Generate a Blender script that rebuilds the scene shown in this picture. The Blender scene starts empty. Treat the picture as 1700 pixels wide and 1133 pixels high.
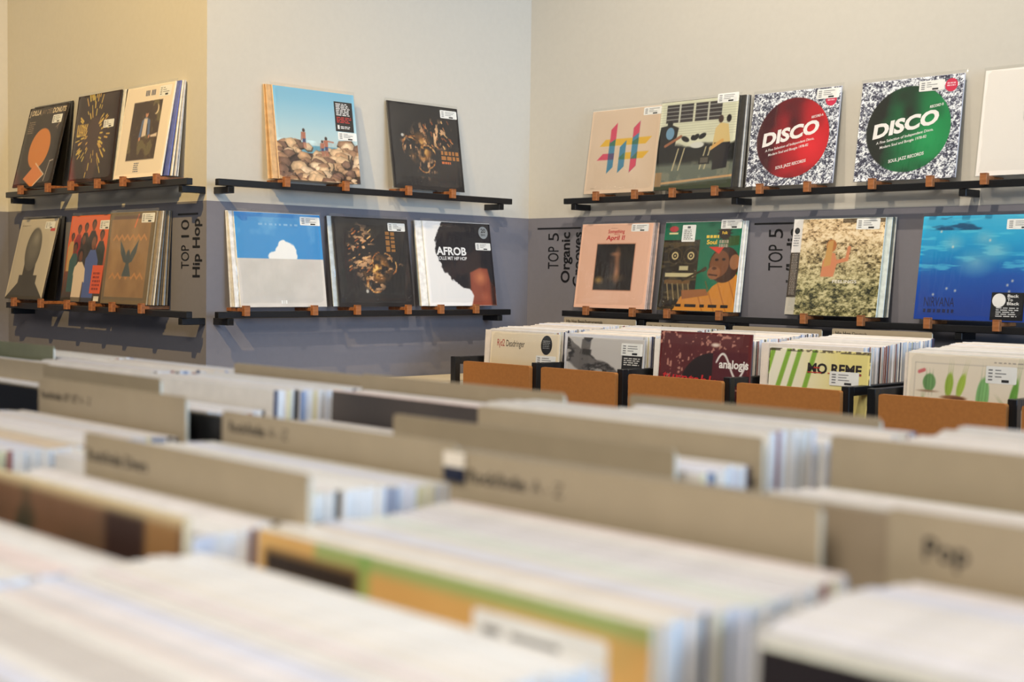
import bpy, bmesh, math, random
import numpy as np
from mathutils import Vector, Matrix

# ------------------------------------------------------------------ camera, light, exposure
random.seed(7)
scene = bpy.context.scene
COL = scene.collection
CH = 1.12                      # camera height above the floor; heights below are given relative to it

def lin(r, g, b):
    f = lambda c: (c / 255) / 12.92 if c / 255 <= .04045 else ((c / 255 + .055) / 1.055) ** 2.4
    return (f(r), f(g), f(b))

YAW, PITCH, ROLL, FPX = -0.7962985, -0.0470776, 0.0137219, 2252.58
fw = Vector((math.sin(YAW) * math.cos(PITCH), math.cos(YAW) * math.cos(PITCH), math.sin(PITCH)))
r0 = Vector((math.cos(YAW), -math.sin(YAW), 0))
u0 = r0.cross(fw)
rt = r0 * math.cos(ROLL) + u0 * math.sin(ROLL)
up = -r0 * math.sin(ROLL) + u0 * math.cos(ROLL)
cam_data = bpy.data.cameras.new('camera')
cam = bpy.data.objects.new('camera', cam_data)
COL.objects.link(cam)
m = Matrix.Identity(4)
for i in range(3):
    m[i][0], m[i][1], m[i][2] = rt[i], up[i], -fw[i]
m[2][3] = CH
cam.matrix_world = m
cam_data.sensor_width = 36
cam_data.lens = FPX / 1700 * 36
cam_data.clip_start = .02
cam_data.dof.use_dof = True
cam_data.dof.focus_distance = 4.25
cam_data.dof.aperture_fstop = 5.0
cam_data.dof.aperture_blades = 0
scene.camera = cam

scene.view_settings.view_transform = 'Standard'
scene.view_settings.look = 'None'
scene.view_settings.gamma = 1
scene.view_settings.use_curve_mapping = False
scene.view_settings.exposure = -0.10

world = bpy.data.worlds.new('world')
scene.world = world
world.use_nodes = True
bg = world.node_tree.nodes['Background']
bg.inputs[0].default_value = (0.80, 0.89, 1.0, 1)
bg.inputs[1].default_value = 0.07

def aim(o, target):
    d = Vector(target) - o.location
    o.rotation_euler = d.to_track_quat('-Z', 'Y').to_euler()

def area(name, loc, target, sx, sy, energy, col):
    l = bpy.data.lights.new(name, 'AREA')
    l.shape = 'RECTANGLE'; l.size = sx; l.size_y = sy; l.energy = energy; l.color = col
    o = bpy.data.objects.new(name, l); COL.objects.link(o)
    o.location = loc; aim(o, target)
    return o

def spot(name, loc, target, energy, col, angle, blend, rad):
    l = bpy.data.lights.new(name, 'SPOT')
    l.energy = energy; l.color = col; l.spot_size = math.radians(angle); l.spot_blend = blend
    l.shadow_soft_size = rad
    o = bpy.data.objects.new(name, l); COL.objects.link(o)
    o.location = loc; aim(o, target)
    return o

WARM = (1.0, .68, .26)
area('shop_window_daylight', (4.2, 2.15, CH + .75), (-3.5, 2.2, CH + .3), 2.7, 2.6, 285, (.44, .68, 1.0))
area('added_fill_light', (.1, -1.15, CH + 2.1), (-.5, .6, CH - .2), 1.8, 1.4, 135, (1.0, .92, .81))  # unseen fill added to brighten bin tops and sleeve fronts
spot('track_or_fill_spot', (-2.28, .30, CH + 2.25), (-4.5, 2.19, CH + .18), 510, WARM, 58, 1.0, .02)
spot('track_or_fill_spot', (-1.40, 1.95, CH + 2.25), (-1.9, 3.56, CH + .40), 210, (1.0, .86, .67), 96, .8, .03)
spot('track_or_fill_spot', (-2.45, 1.35, CH + 2.25), (-2.95, 3.56, CH + .05), 115, (1.0, .85, .66), 62, .9, .03)  # extra fill spot added to brighten the lower covers near the corner

# ------------------------------------------------------------------ materials
MATS = {}

def mat(name, col, rough=.6, var=.05, scale=30, bump=0, metal=0, spec=.4):
    if name in MATS: return MATS[name]
    m = bpy.data.materials.new(name); m.use_nodes = True
    nt = m.node_tree; b = nt.nodes['Principled BSDF']
    tc = nt.nodes.new('ShaderNodeTexCoord')
    no = nt.nodes.new('ShaderNodeTexNoise'); no.inputs['Scale'].default_value = scale
    no.inputs['Detail'].default_value = 4
    nt.links.new(tc.outputs['Object'], no.inputs['Vector'])
    rp = nt.nodes.new('ShaderNodeValToRGB')
    c = Vector(col)
    a, d = c * (1 - var), c * (1 + var)
    rp.color_ramp.elements[0].color = (*a, 1); rp.color_ramp.elements[1].color = (*d, 1)
    rp.color_ramp.elements[0].position = .3; rp.color_ramp.elements[1].position = .7
    nt.links.new(no.outputs['Fac'], rp.inputs['Fac'])
    nt.links.new(rp.outputs['Color'], b.inputs['Base Color'])
    b.inputs['Roughness'].default_value = rough
    b.inputs['Metallic'].default_value = metal
    b.inputs['Specular IOR Level'].default_value = spec
    if bump:
        bp = nt.nodes.new('ShaderNodeBump'); bp.inputs['Strength'].default_value = bump
        bp.inputs['Distance'].default_value = .002
        nt.links.new(no.outputs['Fac'], bp.inputs['Height']); nt.links.new(bp.outputs['Normal'], b.inputs['Normal'])
    MATS[name] = m
    return m

def smat(name, rgb, **k):
    return mat(name, lin(*rgb), **k)

M_PAINT = mat('cream_wall_paint', (.56, .535, .475), .85, .015, 60, .08)
M_GREY = mat('grey_wall_paint', (.185, .18, .205), .8, .02, 60, .08)
M_FLOOR = mat('floor_screed', (.20, .19, .18), .6, .15, 4)
M_CEIL = mat('ceiling_paint', (.70, .69, .66), .9, .02, 10)
M_BLACK = mat('black_powder_coated_steel', (.006, .006, .007), .38, .2, 200, .1, spec=.5)
M_TEXT = mat('black_vinyl_lettering', (.006, .006, .007), .5, .05)

def wood_mat(name, a, b, sc=18):
    if name in MATS: return MATS[name]
    m = bpy.data.materials.new(name); m.use_nodes = True
    nt = m.node_tree; bs = nt.nodes['Principled BSDF']
    tc = nt.nodes.new('ShaderNodeTexCoord'); mp = nt.nodes.new('ShaderNodeMapping')
    mp.inputs['Scale'].default_value = (1, 6, 6)
    no = nt.nodes.new('ShaderNodeTexNoise'); no.inputs['Scale'].default_value = sc; no.inputs['Detail'].default_value = 6
    rp = nt.nodes.new('ShaderNodeValToRGB')
    rp.color_ramp.elements[0].color = (*a, 1); rp.color_ramp.elements[1].color = (*b, 1)
    rp.color_ramp.elements[0].position = .35; rp.color_ramp.elements[1].position = .65
    nt.links.new(tc.outputs['Object'], mp.inputs[0]); nt.links.new(mp.outputs[0], no.inputs['Vector'])
    nt.links.new(no.outputs['Fac'], rp.inputs['Fac']); nt.links.new(rp.outputs['Color'], bs.inputs['Base Color'])
    bs.inputs['Roughness'].default_value = .55
    MATS[name] = m
    return m

M_CLIP = wood_mat('oiled_oak_clip', lin(124, 72, 36), lin(164, 104, 58))
M_PANEL = mat('brown_fibreboard', lin(166, 106, 50), .7, .06, 120, .15)

def plastic_mat():
    m = bpy.data.materials.new('clear_plastic_sleeve'); m.use_nodes = True
    nt = m.node_tree; nt.nodes.remove(nt.nodes['Principled BSDF'])
    out = nt.nodes['Material Output']
    tr = nt.nodes.new('ShaderNodeBsdfTransparent'); tr.inputs[0].default_value = (.965, .97, .97, 1)
    gl = nt.nodes.new('ShaderNodeBsdfGlossy'); gl.inputs['Roughness'].default_value = .09
    df = nt.nodes.new('ShaderNodeBsdfDiffuse'); df.inputs[0].default_value = (.8, .8, .8, 1)
    mx = nt.nodes.new('ShaderNodeMixShader'); mx2 = nt.nodes.new('ShaderNodeMixShader')
    lw = nt.nodes.new('ShaderNodeLayerWeight'); lw.inputs[0].default_value = .5
    fr = nt.nodes.new('ShaderNodeMapRange'); fr.inputs['From Min'].default_value = .0; fr.inputs['From Max'].default_value = 1.0
    pw = nt.nodes.new('ShaderNodeMath'); pw.operation = 'POWER'; pw.inputs[1].default_value = 4.0
    fr.inputs['To Min'].default_value = .04; fr.inputs['To Max'].default_value = .5
    no = nt.nodes.new('ShaderNodeTexNoise'); no.inputs['Scale'].default_value = 22; no.inputs['Detail'].default_value = 2
    tc = nt.nodes.new('ShaderNodeTexCoord')
    mp = nt.nodes.new('ShaderNodeMapping'); mp.inputs['Scale'].default_value = (1.6, 1, .5)
    bp = nt.nodes.new('ShaderNodeBump'); bp.inputs['Strength'].default_value = .35; bp.inputs['Distance'].default_value = .004
    nt.links.new(tc.outputs['Object'], mp.inputs[0]); nt.links.new(mp.outputs[0], no.inputs['Vector'])
    nt.links.new(no.outputs['Fac'], bp.inputs['Height'])
    nt.links.new(bp.outputs['Normal'], gl.inputs['Normal']); nt.links.new(lw.outputs['Facing'], pw.inputs[0]); nt.links.new(pw.outputs[0], fr.inputs['Value'])
    mx2.inputs[0].default_value = .012
    nt.links.new(tr.outputs[0], mx2.inputs[1]); nt.links.new(df.outputs[0], mx2.inputs[2])
    nt.links.new(fr.outputs[0], mx.inputs[0]); nt.links.new(mx2.outputs[0], mx.inputs[1]); nt.links.new(gl.outputs[0], mx.inputs[2])
    nt.links.new(mx.outputs[0], out.inputs[0])
    return m
M_PLASTIC = plastic_mat()

def print_mat(name, rough=.5):
    """printed card: colour from the print's own colour attribute"""
    m = bpy.data.materials.new(name); m.use_nodes = True
    nt = m.node_tree; b = nt.nodes['Principled BSDF']
    at = nt.nodes.new('ShaderNodeVertexColor'); at.layer_name = 'print'
    tc = nt.nodes.new('ShaderNodeTexCoord')
    no = nt.nodes.new('ShaderNodeTexNoise'); no.inputs['Scale'].default_value = 400
    mr = nt.nodes.new('ShaderNodeMapRange'); mr.inputs['To Min'].default_value = .96; mr.inputs['To Max'].default_value = 1.04
    mul = nt.nodes.new('ShaderNodeVectorMath'); mul.operation = 'SCALE'
    nt.links.new(tc.outputs['Object'], no.inputs['Vector']); nt.links.new(no.outputs['Fac'], mr.inputs['Value'])
    nt.links.new(at.outputs['Color'], mul.inputs[0]); nt.links.new(mr.outputs['Result'], mul.inputs['Scale'])
    nt.links.new(mul.outputs[0], b.inputs['Base Color'])
    b.inputs['Roughness'].default_value = rough
    b.inputs['Specular IOR Level'].default_value = .2
    return m
M_PRINT = print_mat('printed_card')

# ------------------------------------------------------------------ mesh helpers
def tag(o, label=None, cat=None, group=None, kind=None):
    if label: o['label'] = label
    if cat: o['category'] = cat
    if group: o['group'] = group
    if kind: o['kind'] = kind
    return o

def link(name, mesh, mats, parent=None, loc=(0, 0, 0), rot=(0, 0, 0)):
    if mesh is not None and mats is not None and len(mesh.materials) == 0:
        for mm in (mats if isinstance(mats, (list, tuple)) else [mats]):
            mesh.materials.append(mm)
    o = bpy.data.objects.new(name, mesh)
    COL.objects.link(o)
    o.location = loc; o.rotation_euler = rot
    if parent: o.parent = parent
    return o

def empty(name, loc=(0, 0, 0), rot=(0, 0, 0)):
    o = bpy.data.objects.new(name, None)
    COL.objects.link(o); o.location = loc; o.rotation_euler = rot
    o.empty_display_size = .05
    return o

def box_bm(bm, x0, x1, y0, y1, z0, z1, mi=0):
    v = [bm.verts.new((x, y, z)) for x in (x0, x1) for y in (y0, y1) for z in (z0, z1)]
    fs = []
    for idx in ((0, 1, 3, 2), (4, 6, 7, 5), (0, 4, 5, 1), (2, 3, 7, 6), (0, 2, 6, 4), (1, 5, 7, 3)):
        f = bm.faces.new([v[i] for i in idx]); f.material_index = mi; fs.append(f)
    return fs            # -x, +x, -y, +y, -z, +z

def finish(bm, name, bevel=0, seg=1):
    bmesh.ops.recalc_face_normals(bm, faces=bm.faces)
    if bevel:
        bmesh.ops.bevel(bm, geom=bm.edges[:], offset=bevel, segments=seg, affect='EDGES', profile=.5)
    me = bpy.data.meshes.new(name); bm.to_mesh(me); bm.free()
    return me

def box(name, x0, x1, y0, y1, z0, z1, m, parent=None, bevel=0, seg=1, loc=(0, 0, 0), rot=(0, 0, 0)):
    bm = bmesh.new(); box_bm(bm, x0, x1, y0, y1, z0, z1)
    return link(name, finish(bm, name, bevel, seg), m, parent, loc, rot)

def rounded_rect_pts(x0, x1, z0, z1, r, n=4):
    pts = []
    for cx, cz, a0 in ((x1 - r, z0 + r, -90), (x1 - r, z1 - r, 0), (x0 + r, z1 - r, 90), (x0 + r, z0 + r, 180)):
        for k in range(n + 1):
            a = math.radians(a0 + 90 * k / n)
            pts.append((cx + r * math.cos(a), cz + r * math.sin(a)))
    return pts

def slab(name, pts, y0, y1, m, parent=None):
    """outline in x,z pulled to a thickness from y0 (front) to y1"""
    bm = bmesh.new()
    a = [bm.verts.new((x, y0, z)) for x, z in pts]
    b = [bm.verts.new((x, y1, z)) for x, z in pts]
    bm.faces.new(a); bm.faces.new(b[::-1])
    n = len(pts)
    for i in range(n):
        bm.faces.new((a[i], b[i], b[(i + 1) % n], a[(i + 1) % n]))
    return link(name, finish(bm, name), m, parent)

TEXTCACHE = {}
def text_verts(s, bold=0., shear=0., spacing=1.):
    key = (s, bold, shear, spacing)
    if key not in TEXTCACHE:
        cu = bpy.data.curves.new('t', 'FONT')
        cu.body = s; cu.size = 1; cu.offset = bold; cu.shear = shear; cu.space_character = spacing
        cu.resolution_u = 3; cu.fill_mode = 'FRONT'
        o = bpy.data.objects.new('t', cu); COL.objects.link(o)
        dg = bpy.context.evaluated_depsgraph_get()
        me = bpy.data.meshes.new_from_object(o.evaluated_get(dg))
        v = np.array([tuple(x.co) for x in me.vertices]).reshape(-1, 3)
        f = [tuple(p.vertices) for p in me.polygons]
        bpy.data.objects.remove(o); bpy.data.curves.remove(cu); bpy.data.meshes.remove(me)
        TEXTCACHE[key] = (v, f)
    return TEXTCACHE[key]

def text_obj(name, items, m, parent=None, y=0.):
    """items: (string, x, z, width or None, height, bold, shear, rot_deg, align).  One flat mesh facing -y."""
    V, F = [], []
    for (s, x, z, w, h, bold, shear, rot, align) in items:
        v, f = text_verts(s, bold, shear)
        if not len(v): continue
        x0, x1 = v[:, 0].min(), v[:, 0].max()
        ks = h / .73                                   # cap height
        kx = ks if w is None else w / (x1 - x0)
        vx = (v[:, 0] - x0) * kx; vz = v[:, 1] * ks
        tw = (x1 - x0) * kx
        if align == 'c': vx -= tw / 2
        if align == 'r': vx -= tw
        a = math.radians(rot); c, sn = math.cos(a), math.sin(a)
        base = len(V)
        V += [(x + p * c - q * sn, y, z + p * sn + q * c) for p, q in zip(vx, vz)]
        F += [tuple(i + base for i in t) for t in f]
    me = bpy.data.meshes.new(name); me.from_pydata(V, [], F); me.update()
    return link(name, me, m, parent)

# ------------------------------------------------------------------ printed artwork canvas
class Canvas:
    def __init__(s, n, bgc, m=None):
        s.n = n; s.m = m or n
        s.V, s.U = np.meshgrid(np.linspace(0, 1, s.m), np.linspace(0, 1, n), indexing='ij')
        s.a = np.zeros((s.m, n, 3)) + np.array(bgc, float)
        s.rng = np.random.default_rng(5)
    def noise(s, sc, octv=4, seed=0, sx=1, sy=1, gain=.5):
        rng = np.random.default_rng(seed); tot = 0; amp = 1; nn = 0
        for o in range(octv):
            fx, fy = sc * sx * 2 ** o, sc * sy * 2 ** o
            gx, gy = int(fx) + 3, int(fy) + 3
            g = rng.random((gy, gx))
            x, y = s.U * fx, s.V * fy
            xi, yi = x.astype(int), y.astype(int); fx_, fy_ = x - xi, y - yi
            fx_ = fx_ * fx_ * (3 - 2 * fx_); fy_ = fy_ * fy_ * (3 - 2 * fy_)
            t = (g[yi, xi] * (1 - fx_) + g[yi, xi + 1] * fx_) * (1 - fy_) + (g[yi + 1, xi] * (1 - fx_) + g[yi + 1, xi + 1] * fx_) * fy_
            tot = tot + t * amp; nn += amp; amp *= gain
        return tot / nn
    def put(s, mask, col, al=1.):
        k = (np.clip(mask, 0, 1) * al)[..., None]
        s.a = s.a * (1 - k) + np.array(col, float) * k
        return s
    def soft(s, d, w=None):            # signed distance (negative inside) -> mask
        w = w or .8 / s.n
        return np.clip(.5 - d / (2 * w), 0, 1)
    def ell(s, cx, cy, rx, ry, col, rot=0, al=1., w=None):
        a = math.radians(rot); c, sn = math.cos(a), math.sin(a)
        x, y = s.U - cx, s.V - cy
        p, q = (x * c + y * sn) / rx, (-x * sn + y * c) / ry
        return s.put(s.soft((np.hypot(p, q) - 1) * min(rx, ry), w), col, al)
    def rect(s, x0, x1, y0, y1, col, al=1., w=None):
        d = np.maximum(np.maximum(x0 - s.U, s.U - x1), np.maximum(y0 - s.V, s.V - y1))
        return s.put(s.soft(d, w), col, al)
    def poly(s, pts, col, al=1., w=None):
        ins = np.zeros(s.U.shape, bool); dist = np.full(s.U.shape, 9.)
        n = len(pts)
        for i in range(n):
            (x0, y0), (x1, y1) = pts[i], pts[(i + 1) % n]
            dx, dy = x1 - x0, y1 - y0
            t = np.clip(((s.U - x0) * dx + (s.V - y0) * dy) / (dx * dx + dy * dy + 1e-12), 0, 1)
            dist = np.minimum(dist, np.hypot(s.U - x0 - t * dx, s.V - y0 - t * dy))
            if y0 != y1:
                cr = ((y0 > s.V) != (y1 > s.V)) & (s.U < (x1 - x0) * (s.V - y0) / (y1 - y0) + x0)
                ins ^= cr
        return s.put(s.soft(np.where(ins, -dist, dist), w), col, al)
    def seg(s, x0, y0, x1, y1, wd, col, al=1., w=None):
        dx, dy = x1 - x0, y1 - y0
        t = np.clip(((s.U - x0) * dx + (s.V - y0) * dy) / (dx * dx + dy * dy + 1e-12), 0, 1)
        return s.put(s.soft(np.hypot(s.U - x0 - t * dx, s.V - y0 - t * dy) - wd, w), col, al)
    def ramp(s, t, cols):
        t = np.clip(t, 0, 1) * (len(cols) - 1); i = np.minimum(t.astype(int), len(cols) - 2); f = (t - i)[..., None]
        c = np.array(cols, float)
        return c[i] * (1 - f) + c[i + 1] * f

def canvas_mesh(cv, w, h, y):
    n, mm = cv.n, cv.m
    X = (cv.U - .5) * w; Z = cv.V * h
    co = np.stack([X, np.full_like(X, y), Z], -1).reshape(-1, 3)
    i = np.arange(n * mm).reshape(mm, n)
    q = np.stack([i[:-1, :-1], i[:-1, 1:], i[1:, 1:], i[1:, :-1]], -1).reshape(-1, 4)
    me = bpy.data.meshes.new('cover_print')
    me.vertices.add(len(co)); me.vertices.foreach_set('co', co.astype(np.float32).ravel())
    me.loops.add(q.size); me.loops.foreach_set('vertex_index', q.astype(np.int32).ravel())
    me.polygons.add(len(q)); me.polygons.foreach_set('loop_start', (np.arange(len(q)) * 4).astype(np.int32))
    me.update(calc_edges=True)
    c = np.clip(cv.a, 0, 255) / 255
    c = np.where(c <= .04045, c / 12.92, ((c + .055) / 1.055) ** 2.4)
    at = me.color_attributes.new('print', 'FLOAT_COLOR', 'POINT')
    at.data.foreach_set('color', np.concatenate([c.reshape(-1, 3), np.ones((n * mm, 1))], 1).astype(np.float32).ravel())
    return me

# ------------------------------------------------------------------ the room
WX, WY, WL = -3.56, 3.56, 2.195          # middle wall plane x, right wall plane y, left wall plane y
LX = -4.93                               # far left return wall
BAND = CH + .217
TOP = CH + 2.35

def wall(name, x0, x1, y0, y1):
    bm = bmesh.new()
    for a, b, mi in ((0, BAND, 1), (BAND, TOP, 0)):
        box_bm(bm, x0, x1, y0, y1, a, b, mi)
    o = link(name, finish(bm, name), [M_PAINT, M_GREY])
    return tag(o, kind='structure')

wall('wall_right', WX - .12, 2.5, WY, WY + .12)
wall('wall_middle', WX - .12, WX, WL, WY)
wall('wall_left', LX, WX - .12, WL, WL + .12)
wall('wall_return', LX - .12, LX, -1.6, WL + .12)
tag(box('floor', LX - .12, 3.0, -1.6, WY + .12, -.08, 0, M_FLOOR), kind='structure')
tag(box('ceiling', LX - .12, 3.0, -1.6, WY + .12, TOP, TOP + .08, M_CEIL), kind='structure')

# lettering stuck to the walls, reading upwards
def wall_heading(x, y, thin, bold, label, line_w, xs, sizes, lens):
    """x: left end of the rule; xs: baseline offsets of each text line"""
    r = empty('wall_lettering', (x, y, CH))
    tag(r, label, 'lettering', 'chart headings on the grey wall band')
    box('rule', 0, line_w, -.0012, -.0002, .176, .1815, M_TEXT, r)
    n_ = thin.split()[1]; nl = lens[0] * (.36 if n_ == '10' else .22)
    text_obj('thin_number', [(n_, xs[0], .162, nl, sizes[0], 0, 0, 90, 'r')], M_TEXT, r, -.0008)
    text_obj('thin_word', [('TOP', xs[0], .162 - nl - lens[0] * .16, lens[0] * (.48 if n_ == '10' else .62), sizes[0], 0, 0, 90, 'r')], M_TEXT, r, -.0008)
    items = [(b, xs[i + 1], .164, lens[i + 1], sizes[1], .022, 0, 90, 'r') for i, b in enumerate(bold)]
    text_obj('bold_letters', items, M_TEXT, r, -.0008)
    return r
wall_heading(-3.511, WY, 'TOP 5', ['Organic', 'Grooves'], 'upright black lettering TOP 5 Organic Grooves on grey wall',
             .215, [.108, .163, .222], [.056, .044], [.130, .182, .196])
wall_heading(-2.547, WY, 'TOP 5', ['Rock/Indie'], 'upright black lettering TOP 5 Rock/Indie on grey wall behind foliage cover',
             .160, [.108, .165], [.056, .044], [.130, .27])
wall_heading(-3.722, WL, 'TOP 10', ['Hip Hop'], 'upright black lettering TOP 10 Hip Hop on grey wall by the corner',
             .115, [.064, .125], [.048, .042], [.150, .178])

# ------------------------------------------------------------------ display rails with wooden clips
RAIL_TOP = {'u': .279, 'l': -.115}
bm = bmesh.new()
box_bm(bm, -.010, .010, -.0835, .052, 0, .0105)           # arm the sleeve stands on
box_bm(bm, -.010, .010, -.099, -.0835, -.013, .0185)      # front lip
CLIP_MESH = finish(bm, 'clip', .001)
CLIP_MESH.materials.append(M_CLIP)
# local frame of a rail: x along the wall, wall plane at y = 0 ... clip arm starts near the wall
def rail(level, origin, rotz, length, brackets, clips, label):
    z = CH + RAIL_TOP[level]
    r = empty('display_rail', (origin[0], origin[1], z), (0, 0, rotz))
    tag(r, label, 'display rail', 'black display rails on the walls')
    box('bar', 0, length, -.083, -.062, -.020, 0, M_BLACK, r, .0015)
    for b in brackets:
        bm = bmesh.new(); box_bm(bm, b - .011, b + .011, -.080, 0, -.041, -.0205)
        br = link('bracket', finish(bm, 'bracket', .0012), M_BLACK, r)
        box('painted_shade_plate', b - .008, b + .008, -.0806, -.0795, -.0375, -.0235, smat('painted_tube_shade', (6, 6, 7), rough=.9), br)  # dark plate on the closed end paints the shade of an open tube
    for c in clips:
        o = link('wooden_clip', CLIP_MESH, None, r, (c, 0, 0))
    return r

rail('u', (-3.305, WY), 0, 2.75, [.045, .735, 1.50, 2.2], [x + 3.305 for x in (-3.144, -2.97, -2.809, -2.638, -2.466, -2.295, -2.077, -1.896, -1.737, -1.55)],
     'black display rail above the grey band holding the two glitter covers')
rail('l', (-3.305, WY), 0, 2.75, [.365, .735, 1.50, 2.2], [x + 3.305 for x in (-3.182, -2.971, -2.822, -2.611, -2.296, -2.102, -1.891, -1.689)],
     'black display rail just above the wall rack holding the pink sleeve')
rail('u', (WX, 2.185), math.pi / 2, 1.21, [.045, 1.16], [y - 2.185 for y in (2.419, 2.646, 2.906, 3.101)],
     'black display rail above the grey band holding the boulder beach cover')
rail('l', (WX, 2.185), math.pi / 2, 1.21, [.045, 1.16], [y - 2.185 for y in (2.276, 2.527, 2.696, 2.909, 3.054, 3.217)],
     'black display rail on the grey band holding the blue sky cover')
rail('u', (-4.765, WL), 0, 1.23, [.045, 1.19], [x + 4.765 for x in (-4.624, -4.414, -4.247, -4.064, -3.898, -3.693)],
     'black display rail on the golden lit wall above the grey band')
rail('l', (-4.765, WL), 0, 1.23, [.045, 1.19], [x + 4.765 for x in (-4.681, -4.47, -4.276, -4.101, -3.968, -3.783)],
     'black display rail beside the TOP 10 Hip Hop lettering')

# ------------------------------------------------------------------ display records
M_STICK = smat('white_sticker_paper', (236, 236, 232), rough=.5)
M_INK = smat('grey_sticker_ink', (120, 120, 122), rough=.6)
M_INKD = smat('dark_sticker_ink', (30, 30, 32), rough=.6)

def sticker(root, w, h, u, v, sw=.076, sh=.026, y=-.0032):
    cx, cz = (u - .5) * w, v * h
    s = slab('price_sticker', rounded_rect_pts(cx - sw / 2, cx + sw / 2, cz - sh / 2, cz + sh / 2, .003), y, y + .0004, M_STICK, root)
    rnd = random.Random(int(u * 1000 + v * 77))
    bm = bmesh.new()
    for k in range(4):
        z0 = cz + sh * (.28 - .19 * k)
        box_bm(bm, cx - sw * .42, cx - sw * (.42 - .14), y - .0002, y, z0 - sh * .045, z0 + sh * .045)
        if k < 3:
            box_bm(bm, cx - sw * .20, cx + sw * (rnd.uniform(-.05, .38)), y - .0002, y, z0 - sh * .03, z0 + sh * .03)
    link('sticker_print', finish(bm, 'sticker_print'), M_INK, s)
    bm = bmesh.new(); box_bm(bm, cx + sw * .02, cx + sw * .26, y - .0002, y, cz - sh * .42, cz - sh * .26)
    link('price_print', finish(bm, 'price_print'), M_INKD, s)
    return s

SLEEVES = {}
def sleeve_mesh(w, h):
    k = (round(w, 3), round(h, 3))
    if k not in SLEEVES:
        n = 14; V = []; F = []
        rng = random.Random(3)
        ew, eh = w + .012, h + .012
        for side, y in ((0, -.0055), (1, .0045)):
            for j in range(n):
                for i in range(n):
                    u, v = i / (n - 1), j / (n - 1)
                    e = min(u, 1 - u, v, 1 - v)
                    yy = y if e > 0 else .001
                    yy += rng.uniform(-.0007, .0007) * (1 if side == 0 else -1)
                    V.append(((u - .5) * ew, yy, -.002 + v * eh))
            b = side * n * n
            for j in range(n - 1):
                for i in range(n - 1):
                    a = b + j * n + i
                    q = (a, a + 1, a + n + 1, a + n)
                    F.append(q if side == 0 else q[::-1])
        me = bpy.data.meshes.new('outer_sleeve'); me.from_pydata(V, [], F); me.update()
        me.polygons.foreach_set('use_smooth', [True] * len(me.polygons))
        me.materials.append(M_PLASTIC)
        SLEEVES[k] = me
    return SLEEVES[k]

JACKETS = {}
def jacket_mesh(w, h, edge):
    k = (round(w, 3), round(h, 3), edge)
    if k not in JACKETS:
        bm = bmesh.new(); box_bm(bm, -w / 2, w / 2, -.0025, .0025, 0, h)
        me = finish(bm, 'jacket', .0006)
        me.materials.append(smat('jacket_card_%d_%d_%d' % edge, edge, rough=.5, var=.08, scale=90))
        JACKETS[k] = me
    return JACKETS[k]

def record(cv, w, h, label, edge=(225, 220, 212), group=None, sleeve=True, cat='record'):
    r = empty('vinyl_record')
    tag(r, label, cat, group)
    link('jacket', jacket_mesh(w, h, edge), None, r)
    if cv is not None:
        link('cover_print', canvas_mesh(cv, w - .0015, h - .0015, -.0029), M_PRINT, r)
    if sleeve:
        link('outer_sleeve', sleeve_mesh(w, h), None, r)
    return r

def place(r, wallid, pos, level, base_off, top_off, h):
    """stand the sleeve on a rail: pos = centre along the wall, distances of foot and head from the wall"""
    lean = math.asin((base_off - top_off) / h)
    z = CH + RAIL_TOP[level] + .0125 + .0025 * math.sin(lean)
    rz = 0
    if wallid == 'R': loc = (pos, WY - base_off, z)
    elif wallid == 'L': loc = (pos, WL - base_off, z)
    else: loc = (WX + base_off, pos, z); rz = math.pi / 2
    r.location = loc; r.rotation_euler = (-lean, 0, rz)

PLAIN = {}
def tucked(wallid, pos, level, offs, w, h, edges, label, group):
    """further copies standing behind a front sleeve"""
    for i, (b, t) in enumerate(offs):
        e = edges[i % len(edges)]
        k = (w, h, e)
        if k not in PLAIN:
            bm = bmesh.new(); box_bm(bm, -w / 2, w / 2, -.002, .002, 0, h)
            me = finish(bm, 'tucked_record', .0006)
            me.materials.append(smat('spine_%d_%d_%d' % e, e, rough=.35, var=.15, scale=60))
            PLAIN[k] = me
        o = link('vinyl_record', PLAIN[k], None)
        tag(o, label, 'record', group)
        place(o, wallid, pos + (i % 3 - 1) * .003 + (.004 if wallid != 'M' else -.004), level, b, t, h)

def lettering(r, w, h, items, col, y=-.0033, name='lettering'):
    """items in fractions of the cover"""
    m_ = smat('ink_%d_%d_%d' % col, col, rough=.4)
    L = []
    for (s, u, v, tw, th, bold, shear, rot, al) in items:
        L.append((s, (u - .5) * w, v * h, None if tw is None else tw * w, th * h, bold, shear, rot, al))
    return text_obj(name, L, m_, r, y)

def bars(r, w, h, rects, col, y=-.0033, name='small_print', parent=None):
    bm = bmesh.new()
    for (u0, u1, v0, v1) in rects:
        x0, x1, z0, z1 = (u0 - .5) * w, (u1 - .5) * w, v0 * h, v1 * h
        vs = [bm.verts.new(p) for p in ((x0, y, z0), (x1, y, z0), (x1, y, z1), (x0, y, z1))]
        bm.faces.new(vs)
    return link(name, finish(bm, name), smat('ink_%d_%d_%d' % col, col, rough=.4), parent or r)

def textlines(u0, u1, v0, v1, n, seed=0, fill=.55, rag=.25, word=.06):
    rnd = random.Random(seed); out = []
    st = (v1 - v0) / n
    for k in range(n):
        y1 = v1 - st * k; y0 = y1 - st * fill
        x = u0; end = u1 - rnd.random() * rag * (u1 - u0)
        while x < end:
            ww = word * rnd.uniform(.5, 1.4) * (u1 - u0) * 4
            out.append((x, min(x + ww, end), y0, y1)); x += ww + .06 * (u1 - u0)
    return out

N = 130
WR, HR = .314, .294          # right and middle wall sleeves
WLW = .292                   # left wall

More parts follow.
